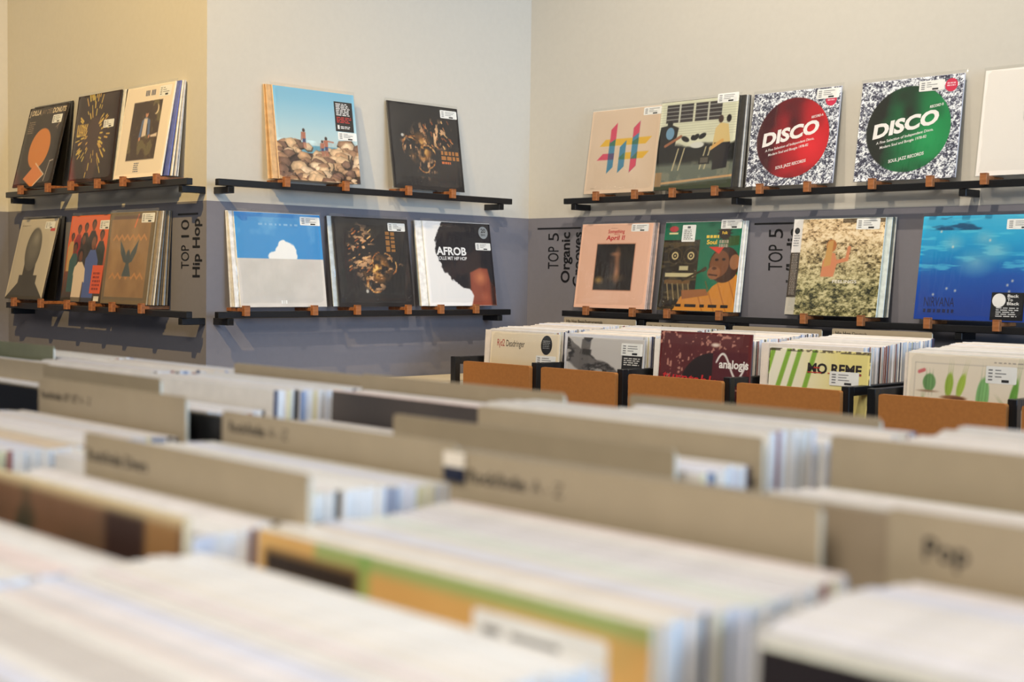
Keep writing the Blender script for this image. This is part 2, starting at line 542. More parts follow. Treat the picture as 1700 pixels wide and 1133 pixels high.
# --- left wall, upper row
cv = Canvas(N, (34, 24, 20))
cv.a = cv.ramp(cv.noise(4, 3, 1), [(22, 14, 12), (40, 27, 22)])
cv.ell(.50, .47, .27, .25, (206, 124, 42), 20)
cv.poly([(.50, .28), (.76, .14), (.52, -.02), (.24, .10)], (214, 126, 60))
cv.seg(.50, .285, .77, .14, .007, (232, 214, 196)); cv.seg(.77, .14, .55, .01, .007, (232, 214, 196))
cv.poly([(0, 0), (.2, 0), (.12, .16), (0, .22)], (120, 20, 22), .6, .06)  # soft red reflection painted into the print
cv.seg(.86, .30, .80, .06, .006, (210, 200, 190)); cv.seg(.86, .30, .94, .31, .006, (210, 200, 190))
cv.seg(.82, .72, .92, .78, .006, (150, 130, 110)); cv.seg(.88, .80, .86, .70, .006, (150, 130, 110))
r = record(cv, WLW, HR, 'black record cover with a big orange oval lettered J DILLA JAY DEE DONUTS', (40, 30, 26))
lettering(r, WLW, HR, [('J DILLA', .03, .90, .30, .065, .02, .15, 0, 'l'), ('DONUTS', .64, .90, .34, .065, .025, .15, 0, 'l')], (226, 205, 170))
lettering(r, WLW, HR, [('JAY DEE', .35, .90, .27, .062, -.01, .15, 0, 'l')], (150, 118, 80), name='thin_lettering')
bars(r, WLW, HR, textlines(.08, .25, .66, .82, 6, 3), (120, 98, 78))
sticker(r, WLW, HR, .80, .82, .070, .030)
place(r, 'L', -4.566, 'u', .080, .010, HR)
tucked('L', -4.545, 'u', [(.046, .006)], WLW, HR, [(18, 16, 15)], 'black edged record tucked behind the orange oval cover', 'records tucked behind the orange oval cover')

cv = Canvas(150, (58, 36, 30))
cv.a = cv.ramp(cv.noise(4, 4, 2), [(30, 17, 14), (56, 34, 29)])
g = cv.noise(6, 4, 4); cv.put(cv.soft(np.hypot((cv.U - .5) / .26, (cv.V - .42) / .34) - 1 + (g - .5) * 1.2, .12), (74, 50, 46), .7)
rg = random.Random(11)
for k in range(75):
    a = rg.uniform(0, 2 * math.pi); d0 = rg.uniform(.17, .42)
    if abs(math.sin(a)) > .75: d0 += rg.uniform(0, .07)
    ln = rg.uniform(.03, .10) * (.6 + d0); wd = rg.uniform(.006, .013)
    cx, cy = .47 + math.cos(a) * d0 * .8, .54 + math.sin(a) * d0 * 1.05
    cv.seg(cx, cy, cx + math.cos(a) * ln * .9, cy + math.sin(a) * ln * 1.1, wd, (214, 182 + rg.randint(-12, 12), 84))
for k in range(6):
    cv.seg(.08 + .04 * k, .60, .08 + .045 * k, .66, .013, (206, 172, 84)); cv.seg(.08 + .04 * k, .54, .08 + .045 * k, .585, .012, (206, 172, 84))
cv.poly([(0, 0), (.16, 0), (.06, .26), (0, .28)], (150, 26, 30), .7, .06)
r = record(cv, WLW, HR, 'dark brown record cover with a burst of yellow dashes', (38, 26, 24))
sticker(r, WLW, HR, .80, .64, .068, .026)
place(r, 'L', -4.152, 'u', .074, .034, HR)
tucked('L', -4.140, 'u', [(.064, .027), (.056, .021), (.047, .015), (.037, .009)], WLW, HR, [(225, 225, 220), (20, 20, 20), (196, 166, 60), (18, 18, 18)],
       'record tucked behind the dark cover with yellow dashes', 'records tucked behind the yellow dash cover')

cv = Canvas(N, (236, 222, 204))
cv.rect(.20, .80, .19, .83, (62, 46, 36))
g = cv.noise(9, 4, 8); inr = ((cv.U > .2) & (cv.U < .8) & (cv.V > .19) & (cv.V < .83)).astype(float)
cv.put(inr * (g > .53), (84, 66, 46), .8); cv.put(inr * (g > .62), (112, 104, 70), .7)
cv.ell(.70, .73, .050, .055, (222, 204, 168)); cv.ell(.675, .74, .048, .055, (70, 54, 42))
cv.poly([(.40, .44), (.43, .62), (.50, .66), (.60, .62), (.63, .46), (.58, .45), (.56, .58), (.46, .58), (.45, .43)], (86, 108, 150))
cv.poly([(.46, .44), (.47, .64), (.54, .64), (.55, .45)], (218, 202, 188)); cv.ell(.515, .69, .030, .040, (196, 140, 110))
cv.ell(.515, .715, .034, .022, (60, 36, 26)); cv.ell(.425, .42, .018, .022, (200, 140, 110)); cv.ell(.62, .44, .018, .02, (200, 140, 110))
cv.poly([(.64, .45), (.78, .47), (.78, .43), (.66, .43)], (222, 204, 188))
r = record(cv, WLW, HR, 'white record cover framing a dark photo of a figure in a blue jacket', (232, 226, 214))
bars(r, WLW, HR, [(.42 + .03 * k, .44 + .03 * k, .885, .945) for k in range(7) if k != 3], (66, 78, 110))
bars(r, WLW, HR, textlines(.40, .52, .05, .16, 5, 5), (120, 124, 140), name='caption_print')
sticker(r, WLW, HR, .82, .915, .070, .034)
place(r, 'L', -3.834, 'u', .078, .026, HR)
tucked('L', -3.815, 'u', [(.066, .021), (.055, .016), (.044, .011), (.034, .006)], WLW, HR, [(96, 108, 178), (228, 224, 214), (196, 196, 200), (232, 228, 218)],
       'record tucked behind the white cover with the blue jacket figure', 'records tucked behind the white framed cover')

# --- left wall, lower row
cv = Canvas(N, (196, 186, 168))
cv.put(cv.soft(np.abs(cv.U - .5) - .24 - np.clip((.20 - cv.V) * 1.4, 0, .35)) * (cv.V < .30), (74, 70, 64))
cv.rect(.34, .64, .15, .45, (70, 66, 60)); cv.ell(.49, .62, .20, .27, (92, 88, 80))
cv.ell(.49, .66, .15, .19, (122, 118, 108), 0, .8, .06); cv.ell(.52, .76, .07, .07, (150, 146, 134), 0, .8, .05)
r = record(cv, WLW, HR, 'pale record cover with a grey head and shoulders silhouette', (60, 52, 44))
sticker(r, WLW, HR, .80, .915, .072, .026)
bars(r, WLW, HR, [(.84, .96, .84, .875)], (196, 44, 40), name='red_flash')
bars(r, WLW, HR, textlines(.06, .3, .90, .92, 1, 4), (140, 130, 116))
place(r, 'L', -4.636, 'l', .078, .010, HR)
tucked('L', -4.605, 'l', [(.046, .006)], WLW, HR, [(18, 16, 15)], 'black edged record tucked behind the grey silhouette cover', 'records tucked behind the silhouette cover')

cv = Canvas(150, (214, 96, 52))
cv.a = cv.ramp(cv.V, [(60, 56, 50), (120, 70, 50), (222, 100, 52), (228, 106, 60)])
rg = random.Random(3)
def person(x, y, s, skin, cloth, hair):
    cv.poly([(x - .10 * s, y - .50 * s), (x - .12 * s, y - .10 * s), (x - .05 * s, y), (x + .05 * s, y), (x + .12 * s, y - .10 * s), (x + .10 * s, y - .50 * s)], cloth)
    cv.ell(x, y + .085 * s, .058 * s, .060 * s, hair); cv.ell(x, y + .06 * s, .042 * s, .060 * s, skin)
for (x, y, s, c, hc) in ((.10, .70, .7, (200, 160, 100), (30, 22, 20)), (.24, .78, .8, (150, 40, 40), (40, 20, 20)), (.40, .80, .8, (50, 40, 36), (24, 18, 16)),
                      (.58, .82, .9, (44, 40, 40), (26, 18, 16)), (.80, .70, .9, (46, 50, 44), (24, 20, 18)), (.20, .56, .9, (58, 92, 92), (34, 22, 18)), (.38, .66, .9, (56, 48, 44), (24, 18, 16))):
    person(x, y, s, (110, 66, 44), c, hc)
person(.63, .60, 1.25, (120, 74, 50), (84, 104, 168), (40, 34, 30))
cv.poly([(.50, .0), (.48, .50), (.60, .58), (.72, .55), (.76, .40), (.74, 0)], (80, 100, 164))
person(.36, .46, 1.05, (110, 68, 46), (226, 206, 184), (28, 20, 18))
cv.poly([(.24, .04), (.26, .34), (.22, .30), (.24, .40), (.32, .45), (.42, .45), (.50, .38), (.52, .22), (.46, .24), (.45, .04)], (226, 206, 184))
cv.put((cv.V < .05).astype(float), (60, 54, 46), .7)
r = record(cv, WLW, HR, 'orange record cover with a group of people in blue and white shirts', (70, 64, 50))
bars(r, WLW, HR, [(.68, .93, .10, .42)], (224, 92, 48), name='orange_sticker')
bars(r, WLW, HR, textlines(.72, .90, .12, .34, 5, 9), (150, 52, 28), y=-.0036)
bars(r, WLW, HR, [(.80, .92, .015, .07)], (220, 216, 208), name='barcode')
sticker(r, WLW, HR, .84, .88, .074, .030)
place(r, 'L', -4.228, 'l', .066, .020, HR)
tucked('L', -4.222, 'l', [(.056, .013), (.046, .007)], WLW, HR, [(70, 96, 60), (30, 30, 30)], 'record tucked behind the orange group cover', 'records tucked behind the orange cover')

cv = Canvas(N, (150, 120, 86))
cv.a = cv.ramp(cv.noise(5, 5, 12), [(134, 104, 74), (176, 142, 102)])
cv.put(((cv.U < .06) | (cv.U > .92) | (cv.V < .07) | (cv.V > .93)).astype(float), (104, 96, 80), .75)
for v0 in (.28, .70):
    for k in range(6):
        cv.seg(.14 + .12 * k, v0, .20 + .12 * k, v0 + .05, .012, (190, 138, 90)); cv.seg(.20 + .12 * k, v0 + .05, .26 + .12 * k, v0, .012, (190, 138, 90))
for sgn in (-1, 1):
    cv.poly([(.5, .44), (.5 + sgn * .06, .56), (.5 + sgn * .20, .70), (.5 + sgn * .17, .56), (.5 + sgn * .09, .46)], (74, 84, 90))
cv.ell(.5, .50, .045, .09, (74, 84, 90)); cv.poly([(.47, .44), (.40, .30), (.60, .30), (.53, .44)], (78, 88, 92))
cv.seg(.58, .84, .64, .97, .012, (230, 120, 80), .9)
cv.rect(.1, .9, .93, .965, (90, 60, 70), .5)
r = record(cv, WLW, HR, 'tan poster style record cover with a small blue bird shape', (150, 140, 120))
sticker(r, WLW, HR, .84, .93, .078, .030)
place(r, 'L', -3.918, 'l', .080, .042, HR)
tucked('L', -3.902, 'l', [(.0735 - .0075 * k, .0365 - .0045 * k) for k in range(8)], WLW, HR,
       [(150, 136, 116), (206, 202, 192), (100, 92, 80), (186, 182, 172), (90, 84, 76)], 'record tucked behind the tan blue bird cover', 'records tucked behind the tan bird cover')

# --- middle wall, upper row
cv = Canvas(170, (150, 190, 205))
cv.a = cv.ramp(cv.V * 1.05 - .25, [(196, 208, 204), (170, 200, 210), (128, 182, 208), (110, 170, 204)])
cv.put(cv.soft(cv.V - .385 - .0 * cv.U, .006) * (cv.U > .28), (104, 160, 182))
rg = random.Random(21)
rocks = []
for k in range(120):
    x = rg.uniform(-.05, 1.05); y = rg.uniform(-.05, .42 if (x < .34 or .45 < x < .62 or x > .78) else .36)
    rocks.append((y, x, rg.uniform(.045, .12)))
rocks.sort(reverse=True)
gn = cv.noise(14, 4, 30)
cv.rect(0, 1, 0, .30, (70, 54, 50))
for (y, x, s) in rocks:
    pts = []
    for q in range(8):
        a = q * math.pi / 4 + rg.uniform(-.25, .25); rr = s * rg.uniform(.7, 1.1)
        pts.append((x + rr * math.cos(a), y + rr * .72 * math.sin(a)))
    base = rg.choice([(176, 140, 106), (196, 164, 128), (150, 116, 90), (206, 178, 146), (120, 92, 76)])
    cv.poly(pts, tuple(c * .42 for c in base))
    cv.poly([(px * .88 + (x - s * .10) * .12 - s * .06, py * .80 + (y + s * .25) * .20 + s * .08) for px, py in pts], base, .95)
    cv.poly([(px * .5 + (x - s * .2) * .5 - s * .05, py * .45 + (y + s * .35) * .55) for px, py in pts], tuple(min(255, c * 1.18) for c in base), .8, .012)
cv.a *= (.80 + .4 * gn)[..., None] ** (cv.V < .44)[..., None]
def figure(x, y, s):
    cv.ell(x, y + .135 * s, .016 * s, .020 * s, (60, 40, 34)); cv.poly([(x - .022 * s, y + .04 * s), (x - .024 * s, y + .115 * s), (x + .022 * s, y + .115 * s), (x + .018 * s, y + .04 * s)], (170, 106, 84))
    cv.rect(x - .020 * s, x + .018 * s, y + .0 * s, y + .045 * s, (66, 74, 108)); cv.seg(x - .010 * s, y, x - .008 * s, y - .05 * s, .007 * s, (170, 106, 84)); cv.seg(x + .010 * s, y, x + .014 * s, y - .05 * s, .007 * s, (170, 106, 84))
    cv.seg(x - .026 * s, y + .11 * s, x - .034 * s, y + .03 * s, .006 * s, (160, 100, 80))
figure(.33, .41, 1.0); figure(.60, .34, 1.0); cv.seg(.61, .45, .69, .44, .007, (170, 106, 84)); figure(.55, .33, .8)
r = record(cv, WR, HR, 'record cover of figures on beach boulders under pale blue sky', (214, 186, 150))
bars(r, WR, HR, [(.735, .965, .57, .90)], (22, 20, 22), name='black_sticker')
bars(r, WR, HR, textlines(.755, .95, .74, .88, 8, 2), (220, 220, 220), y=-.0036)
bars(r, WR, HR, textlines(.755, .95, .66, .73, 4, 3), (190, 50, 46), y=-.0036, name='red_print')
bars(r, WR, HR, [(.76, .785, .595, .64)] + textlines(.80, .94, .595, .63, 2, 5), (224, 224, 224), y=-.0036, name='white_print')
sticker(r, WR, HR, .875, .52, .074, .026)
place(r, 'M', 2.564, 'u', .070, .026, HR)
tucked('M', 2.552, 'u', [(.0625 - .0072 * k, .0205 - .0038 * k) for k in range(5)], WR, HR, [(200, 164, 120), (222, 190, 150), (178, 140, 100)],
       'record tucked behind the beach boulders cover', 'records tucked behind the boulder cover')

def sparks(seed):
    cv = Canvas(160, (56, 54, 52))
    cv.a = cv.ramp(cv.noise(3, 4, seed), [(34, 32, 32), (62, 58, 56)])
    rg = random.Random(seed)
    d = np.hypot((cv.U - .42) / .17, (cv.V - .47) / .2); g = cv.noise(14, 4, seed + 2)
    glow = np.clip(1.15 - d, 0, 1) * np.clip((g - .36) * 4, 0, 1)
    cv.put(glow, (214, 134, 60), .95); cv.put(np.clip(glow * 1.6 - .75, 0, 1), (246, 214, 130), .9)
    tex = np.clip((cv.noise(16, 4, seed + 5, 1.6, .9) - .55) * 9, 0, 1)
    for (cx, cy, rx, ry, al) in ((.62, .66, .27, .16, .9), (.28, .50, .13, .14, .9), (.48, .26, .13, .13, .7)):
        mk = np.clip(1.3 - np.hypot((cv.U - cx) / rx, (cv.V - cy) / ry), 0, 1)
        cv.put(mk * tex, (196, 132, 84), al); cv.put(mk * np.clip(tex * 2 - 1.2, 0, 1), (236, 196, 150), al)
    for k in range(26):
        x, y = rg.uniform(.38, .86), rg.uniform(.52, .84); a = math.radians(rg.uniform(-70, -40)); l = rg.uniform(.01, .05)
        cv.seg(x, y, x + l * math.cos(a), y + l * math.sin(a), rg.uniform(.004, .009), rg.choice([(206, 136, 80), (236, 186, 120), (150, 84, 50)]))
    for (cx, cy, rr, a0, a1) in ((.29, .49, .13, 1.2, 3.6), (.27, .50, .10, .8, 2.8), (.50, .40, .12, .2, 2.2), (.46, .30, .10, 3.6, 5.2), (.52, .34, .08, 4.6, 6.4)):
        for k in range(14):
            a = a0 + (a1 - a0) * k / 14; q = rg.uniform(.92, 1.08); a2 = a + (a1 - a0) / 16
            cv.seg(cx + rr * q * math.cos(a), cy + rr * q * math.sin(a), cx + rr * math.cos(a2), cy + rr * math.sin(a2), rg.uniform(.003, .009), rg.choice([(190, 120, 64), (232, 180, 110), (120, 72, 44)]), .85)
    cv.ell(.17, .62, .020, .018, (190, 186, 176)); cv.seg(.20, .60, .26, .56, .008, (96, 92, 88), .7)
    return cv
cv = sparks(40)
r = record(cv, WR, HR, 'charcoal record cover with orange sparks standing on the upper rail', (60, 58, 56))
bars(r, WR, HR, textlines(.70, .97, .35, .47, 2, 4, .75, .05, .05), (170, 112, 56)); bars(r, WR, HR, textlines(.70, .83, .315, .345, 1, 6, .9, 0), (200, 110, 60), name='orange_print')
sticker(r, WR, HR, .86, .915, .076, .028)
place(r, 'M', 3.028, 'u', .058, .012, HR)

# --- middle wall, lower row
cv = Canvas(150, (206, 202, 196))
cv.a = cv.ramp(cv.noise(7, 4, 50), [(196, 192, 186), (216, 211, 205)])
top = (cv.V > .515).astype(float)
cv.put(top, (70, 146, 206)); cv.put(top * np.clip((cv.noise(5, 4, 51) - .55) * 5, 0, 1), (140, 190, 226), .5)
cv.put(np.clip((cv.U - .6) * 1.4, 0, 1) * top, (46, 126, 196), .4)
for (x, y, s) in ((.40, .53, .05), (.45, .545, .05), (.50, .60, .06), (.53, .66, .055), (.57, .64, .06), (.62, .61, .06), (.58, .56, .09), (.64, .545, .055), (.47, .53, .05), (.52, .56, .06)):
    cv.put(cv.soft(np.hypot(cv.U - x, cv.V - y) - s + (cv.noise(22, 3, 52) - .5) * .03) * top, (240, 240, 238))
r = record(cv, WR + .006, HR, 'record cover with blue sky and white cloud over pale sand', (226, 224, 220))
bars(r, WR, HR, textlines(.26, .74, .862, .885, 1, 8, .9, 0, .018), (130, 180, 220)); bars(r, WR, HR, [(.46, .48, .035, .07), (.49, .50, .035, .07), (.51, .53, .035, .07)], (238, 238, 236), name='label_mark')
sticker(r, WR, HR, .88, .925, .076, .027)
place(r, 'M', 2.430, 'l', .070, .026, HR)
tucked('M', 2.420, 'l', [(.062 - .0085 * k, .020 - .0045 * k) for k in range(4)], WR, HR, [(226, 226, 226), (200, 196, 196), (234, 232, 228)],
       'record tucked behind the blue sky and cloud cover', 'records tucked behind the cloud cover')

cv = sparks(44); cv.a = np.flip(np.rot90(cv.a, 1), (0, 1)).copy()
r = record(cv, WR, HR, 'charcoal record cover with orange sparks on the lower rail beside AFROB', (64, 62, 60))
bars(r, WR, HR, [(a[2] + 0, a[3] + 0, a[0], a[1]) for a in textlines(.62, .86, .66, .80, 2, 4, .75, .05, .05)], (150, 104, 56))
sticker(r, WR, HR, .84, .905, .074, .027)
place(r, 'M', 2.800, 'l', .064, .020, HR)
tucked('M', 2.792, 'l', [(.055, .014), (.046, .008)], WR, HR, [(190, 200, 206), (46, 46, 48)], 'record tucked behind the lower charcoal sparks cover', 'records tucked behind the lower sparks cover')

cv = Canvas(170, (236, 234, 232))
g = cv.noise(20, 4, 60)
d = np.hypot((cv.U - .92) / .77, (cv.V - .70) / .56) - 1 + (g - .5) * .10
cv.put(cv.soft(d, .012) * (1 - np.clip((.16 - cv.V) * 60, 0, 1)), (36, 34, 38))
cv.poly([(.62, .0), (.66, .12), (.62, .20), (.63, .40), (.78, .46), (.90, .45), (.93, .30), (1, .22), (1, 0)], (142, 74, 56), 1, .01)
cv.put(np.clip(1 - np.hypot((cv.U - .78) / .13, (cv.V - .34) / .12), 0, 1), (206, 128, 86), .9)
cv.put(np.clip(1 - np.hypot((cv.U - .84) / .10, (cv.V - .10) / .10), 0, 1), (176, 96, 70), .9)
cv.poly([(.93, 0), (.93, .30), (1, .30), (1, 0)], (40, 28, 26), .8, .02)
r = record(cv, WR, HR, 'white record cover with a big black round shape lettered AFROB', (236, 236, 234))
lettering(r, WR, HR, [('AFROB', .16, .605, .44, .095, .03, 0, 0, 'l'), ('ROLLE MIT HIP HOP', .16, .545, .44, .042, .01, 0, 0, 'l')], (238, 238, 238))
o = slab('round_sticker', [((.885 - .5) * WR + .022 * math.cos(a * math.pi / 12), .885 * HR + .022 * math.sin(a * math.pi / 12)) for a in range(24)], -.0036, -.0030, smat('grey_sticker', (140, 146, 150)), r)
lettering(r, WR, HR, [('20', .885, .885, .07, .05, .02, 0, 0, 'c')], (24, 24, 26), -.0039, 'sticker_number')
bars(r, WR, HR, textlines(.85, .92, .84, .87, 2, 2, .5, .1), (40, 40, 44), y=-.0039)
sticker(r, WR, HR, .865, .715, .072, .026)
place(r, 'M', 3.177, 'l', .072, .026, HR)
tucked('M', 3.155, 'l', [(.064, .020), (.056, .014), (.047, .008)], WR, HR, [(232, 230, 226), (214, 206, 190), (150, 170, 180)], 'record tucked behind the AFROB cover', 'records tucked behind the AFROB cover')

# --- right wall, upper row
cv = Canvas(160, (214, 190, 164))
cv.a = cv.ramp(cv.noise(3, 3, 70), [(210, 186, 160), (218, 195, 170)])
PK, BL, YL, GN = (204, 72, 96), (70, 128, 156), (218, 172, 54), (64, 112, 92)
def para(x0, x1, y0, y1, sk, col, al=1.): cv.poly([(x0, y0), (x1, y0 + sk), (x1, y1 + sk), (x0, y1)], col, al)
cv.poly([(.15, .59), (.24, .65), (.92, .65), (.83, .57), (.18, .57)], YL) if False else None
cv.poly([(.16, .565), (.24, .645), (.90, .645), (.82, .565)], YL)
cv.poly([(.46, .415), (.54, .475), (.88, .475), (.80, .395), (.46, .395)], YL)
cv.poly([(.14, .40), (.22, .475), (.38, .475), (.38, .40)], PK)
cv.poly([(.30, .235), (.30, .62), (.385, .70), (.385, .31)], BL)
cv.poly([(.46, .235), (.46, .545), (.545, .62), (.545, .31)], BL)
cv.poly([(.305, .60), (.305, .76), (.39, .84), (.39, .645)], PK)
cv.poly([(.63, .235), (.63, .76), (.715, .84), (.715, .31)], BL)
cv.poly([(.63, .645), (.63, .76), (.715, .84), (.715, .70)], PK); cv.poly([(.63, .235), (.63, .40), (.715, .475), (.715, .31)], PK)
cv.poly([(.305, .565), (.305, .60), (.385, .645), (.385, .565)], GN); cv.poly([(.63, .565), (.63, .60), (.715, .645), (.715, .565)], GN)
cv.poly([(.46, .395), (.46, .42), (.53, .475), (.545, .395)], GN); cv.poly([(.63, .395), (.715, .475), (.715, .395)], GN)
cv.poly([(.30, .40), (.30, .475), (.385, .475), (.385, .40)], (88, 74, 110))
r = record(cv, WR, HR, 'beige record cover with crossing pink, blue and yellow bars', (234, 228, 218))
bars(r, WR, HR, textlines(.10, .15, .055, .065, 1, 1), (150, 130, 110))
sticker(r, WR, HR, .87, .94, .078, .026)
place(r, 'R', -3.073, 'u', .058, .014, HR)
tucked('R', -3.075, 'u', [(.049, .008)], WR, HR, [(214, 196, 168)], 'record tucked behind the beige cover of crossing bars', 'records tucked behind the crossing bars cover')

cv = Canvas(170, (206, 206, 178))
cv.a = cv.ramp(cv.noise(6, 3, 80), [(198, 198, 170), (214, 214, 188)])
for k in range(14): cv.rect(0, 1, .60 + .028 * k, .604 + .028 * k, (170, 168, 146))
for (x0, x1) in ((.08, .43), (.46, .80)):
    cv.rect(x0, x1, .76, .965, (52, 46, 46))
    for k in range(4): cv.rect(x0, x1, .795 + .045 * k, .802 + .045 * k, (176, 178, 168))
    cv.rect((x0 + x1) / 2 - .012, (x0 + x1) / 2 + .012, .76, .965, (190, 190, 172))
g = cv.noise(5, 4, 82); g2 = cv.noise(12, 3, 83)
cv.put(cv.soft(cv.V - .50 + (g - .5) * .16, .02) * (cv.V > .26), (30, 30, 28))
cv.put(cv.soft(cv.V - .29, .03), (98, 104, 92)); cv.put(cv.soft(cv.V - .30, .03) * np.clip((g2 - .52) * 6, 0, 1), (128, 128, 108), .7)
cv.put(cv.soft(np.abs(cv.V - .07 - .06 * cv.U) - .012), (190, 150, 104)); cv.put(cv.soft(cv.V - .045 - .05 * cv.U, .01), (62, 68, 52))
cv.rect(.0, .09, .04, .20, (150, 122, 88))
cv.poly([(.0, .55), (.02, .72), (.16, .74), (.26, .70), (.22, .45), (0, .45)], (34, 32, 30))
cv.ell(.15, .64, .055, .07, (108, 146, 172)); cv.ell(.14, .75, .035, .035, (26, 22, 20)); cv.seg(.10, .50, .30, .60, .016, (150, 96, 66))
for (x, rx, ro) in ((.36, .055, -25), (.46, .03, 60), (.50, .045, 40), (.58, .05, 25)): cv.ell(x, .565 + (x - .36) * .1, rx, .028, (20, 20, 20), ro)
cv.ell(.52, .49, .09, .035, (206, 206, 196))
cv.poly([(.72, .48), (.74, .66), (.80, .72), (.90, .70), (.94, .50)], (206, 180, 120)); cv.ell(.80, .76, .032, .042, (60, 40, 32)); cv.ell(.90, .76, .030, .042, (36, 28, 26))
cv.poly([(.74, .20), (.74, .50), (.94, .50), (.92, .22)], (34, 30, 32)); cv.seg(.70, .44, .84, .52, .020, (206, 158, 88))
for x in (.22, .30, .58, .64): cv.seg(x, .22, x + .06, .46, .008, (180, 168, 130))
cv.rect(.56, .70, .27, .36, (30, 28, 26)); cv.rect(.58, .68, .285, .345, (86, 80, 70))
r = record(cv, WR, HR, 'record cover photo of a band playing before a pale slatted house', (60, 56, 50))
sticker(r, WR, HR, .86, .985, .082, .030)
place(r, 'R', -2.741, 'u', .078, .040, HR)
tucked('R', -2.722, 'u', [(.070 - .008 * k, .034 - .005 * k) for k in range(6)], WR, HR, [(60, 58, 54), (190, 190, 186), (120, 118, 112), (210, 206, 200)],
       'record tucked behind the house band photo cover', 'records tucked behind the house band cover')

def disco(colr, dark):
    cv = Canvas(190, (150, 152, 164))
    rng = np.random.default_rng(90)
    n1 = cv.noise(40, 2, 91); n2 = rng.random((cv.m, cv.n)); n2 = (n2 + np.roll(n2, 1, 0) + np.roll(n2, 1, 1) + np.roll(n2, (1, 1), (0, 1))) / 4
    t = np.clip((n1 * .6 + n2 * .75 - .67) * 3.6 + .45 + (cv.noise(4, 3, 92) - .5) * .35, 0, 1)
    cv.a = cv.ramp(t, [(58, 58, 74), (112, 114, 130), (160, 164, 176), (206, 210, 216), (246, 248, 250)])
    cv.ell(.50, .50, .415, .425, dark)
    disc = cv.soft(np.hypot((cv.U - .5) / .415, (cv.V - .5) / .425) - 1, .004)
    g = cv.noise(3, 3, 95)
    cv.put(disc * np.clip((cv.U * .9 + (g - .5) * .9 - .28) * 2.2, 0, 1), colr, .95)
    cv.put(disc * np.clip(1 - np.hypot((cv.U - .72) / .20, (cv.V - .40) / .24), 0, 1), tuple(min(255, c * 1.15 + 12) for c in colr), .5)
    return cv
for (pos, colr, dark, w_, lab, ts, stu, stv) in ((-2.386, (206, 36, 42), (70, 22, 26), .314, 'silver glitter record cover with a red disc lettered DISCO', (206, 40, 60), .86, .93),
                                    (-1.998, (30, 138, 76), (38, 40, 32), .320, 'silver glitter record cover with a green disc lettered DISCO', (206, 40, 70), .70, .905)):
    cv = disco(colr, dark)
    r = record(cv, w_, HR, lab, (196, 196, 202))
    lettering(r, w_, HR, [('DISCO', .155, .42, .66, .135, .045, .2, 10, 'l'), ('RECORD A' if colr[0] > 100 else 'RECORD B', .70, .685, .13, .026, .02, .2, 8, 'l'),
                          ('A Fine Selection of Independent Disco,', .20, .36, .56, .027, .012, .2, 10, 'l'),
                          ('Modern Soul and Boogie 1978-82', .24, .315, .46, .027, .012, .2, 10, 'l'),
                          ('SOUL JAZZ RECORDS', .34, .17, .35, .032, .02, .2, 10, 'l')], (240, 236, 232))
    ru, rv = (.90, .865) if colr[0] > 100 else (.885, .895)
    slab('round_sticker', [((ru - .5) * w_ + .019 * math.cos(a * math.pi / 12), rv * HR + .019 * math.sin(a * math.pi / 12)) for a in range(24)], -.0034, -.0029, smat('pink_sticker', (206, 40, 74)), r)
    bars(r, w_, HR, textlines(ru - .04, ru + .045, rv - .02, rv + .025, 2, 5, .6, .1), (236, 190, 200), y=-.0036)
    sticker(r, w_, HR, stu, stv, .078, .030, -.0042)
    place(r, 'R', pos, 'u', .058, .018, HR)

cv = Canvas(90, (232, 226, 218))
cv.poly([(.39, .52), (.44, .46), (.80, .46), (.86, .52), (.86, .66), (.80, .72), (.44, .72), (.39, .66)], (74, 74, 78))
cv.poly([(.46, .55), (.49, .52), (.76, .52), (.79, .55), (.79, .63), (.76, .66), (.49, .66), (.46, .63)], (228, 222, 214))
r = record(cv, WR, HR, 'plain white record cover with a dark grey mark beside the green disc cover', (230, 226, 220))
place(r, 'R', -1.622, 'u', .058, .014, HR)

# --- right wall, lower row
cv = Canvas(150, (228, 182, 156))
cv.rect(.24, .79, .205, .77, (196, 140, 112)); cv.rect(.25, .78, .215, .76, (38, 32, 28))
for (x, y, rx, ry, c, al) in ((.55, .60, .05, .13, (150, 104, 74), .85), (.56, .42, .05, .14, (172, 120, 86), .9), (.48, .52, .035, .14, (70, 52, 42), .9), (.56, .36, .14, .05, (120, 90, 56), .5), (.32, .33, .07, .05, (190, 150, 70), .7), (.52, .64, .08, .03, (160, 112, 80), .8)):
    cv.put(np.clip(1.2 - np.hypot((cv.U - x) / rx, (cv.V - y) / ry), 0, 1), c, al)
r = record(cv, WR + .01, HR, 'pink record cover with a dark picture lettered Something About April II', (222, 190, 170))
lettering(r, WR, HR, [('Something', .38, .885, .24, .045, .015, .1, 0, 'l'), ('April II', .36, .805, .27, .055, .02, .1, 0, 'l')], (190, 36, 50))
lettering(r, WR, HR, [('About', .47, .865, .08, .018, .0, .1, 0, 'l')], (190, 36, 50), name='small_lettering')
bars(r, WR, HR, textlines(.42, .52, .938, .945, 1, 3), (170, 120, 110))
sticker(r, WR, HR, .83, .945, .076, .026)
place(r, 'R', -3.094, 'l', .072, .030, HR)
tucked('R', -3.090, 'l', [(.064, .024), (.055, .017), (.046, .010)], WR, HR, [(226, 196, 180), (150, 140, 136), (216, 186, 170)], 'record tucked behind the pink April II cover', 'records tucked behind the pink cover')

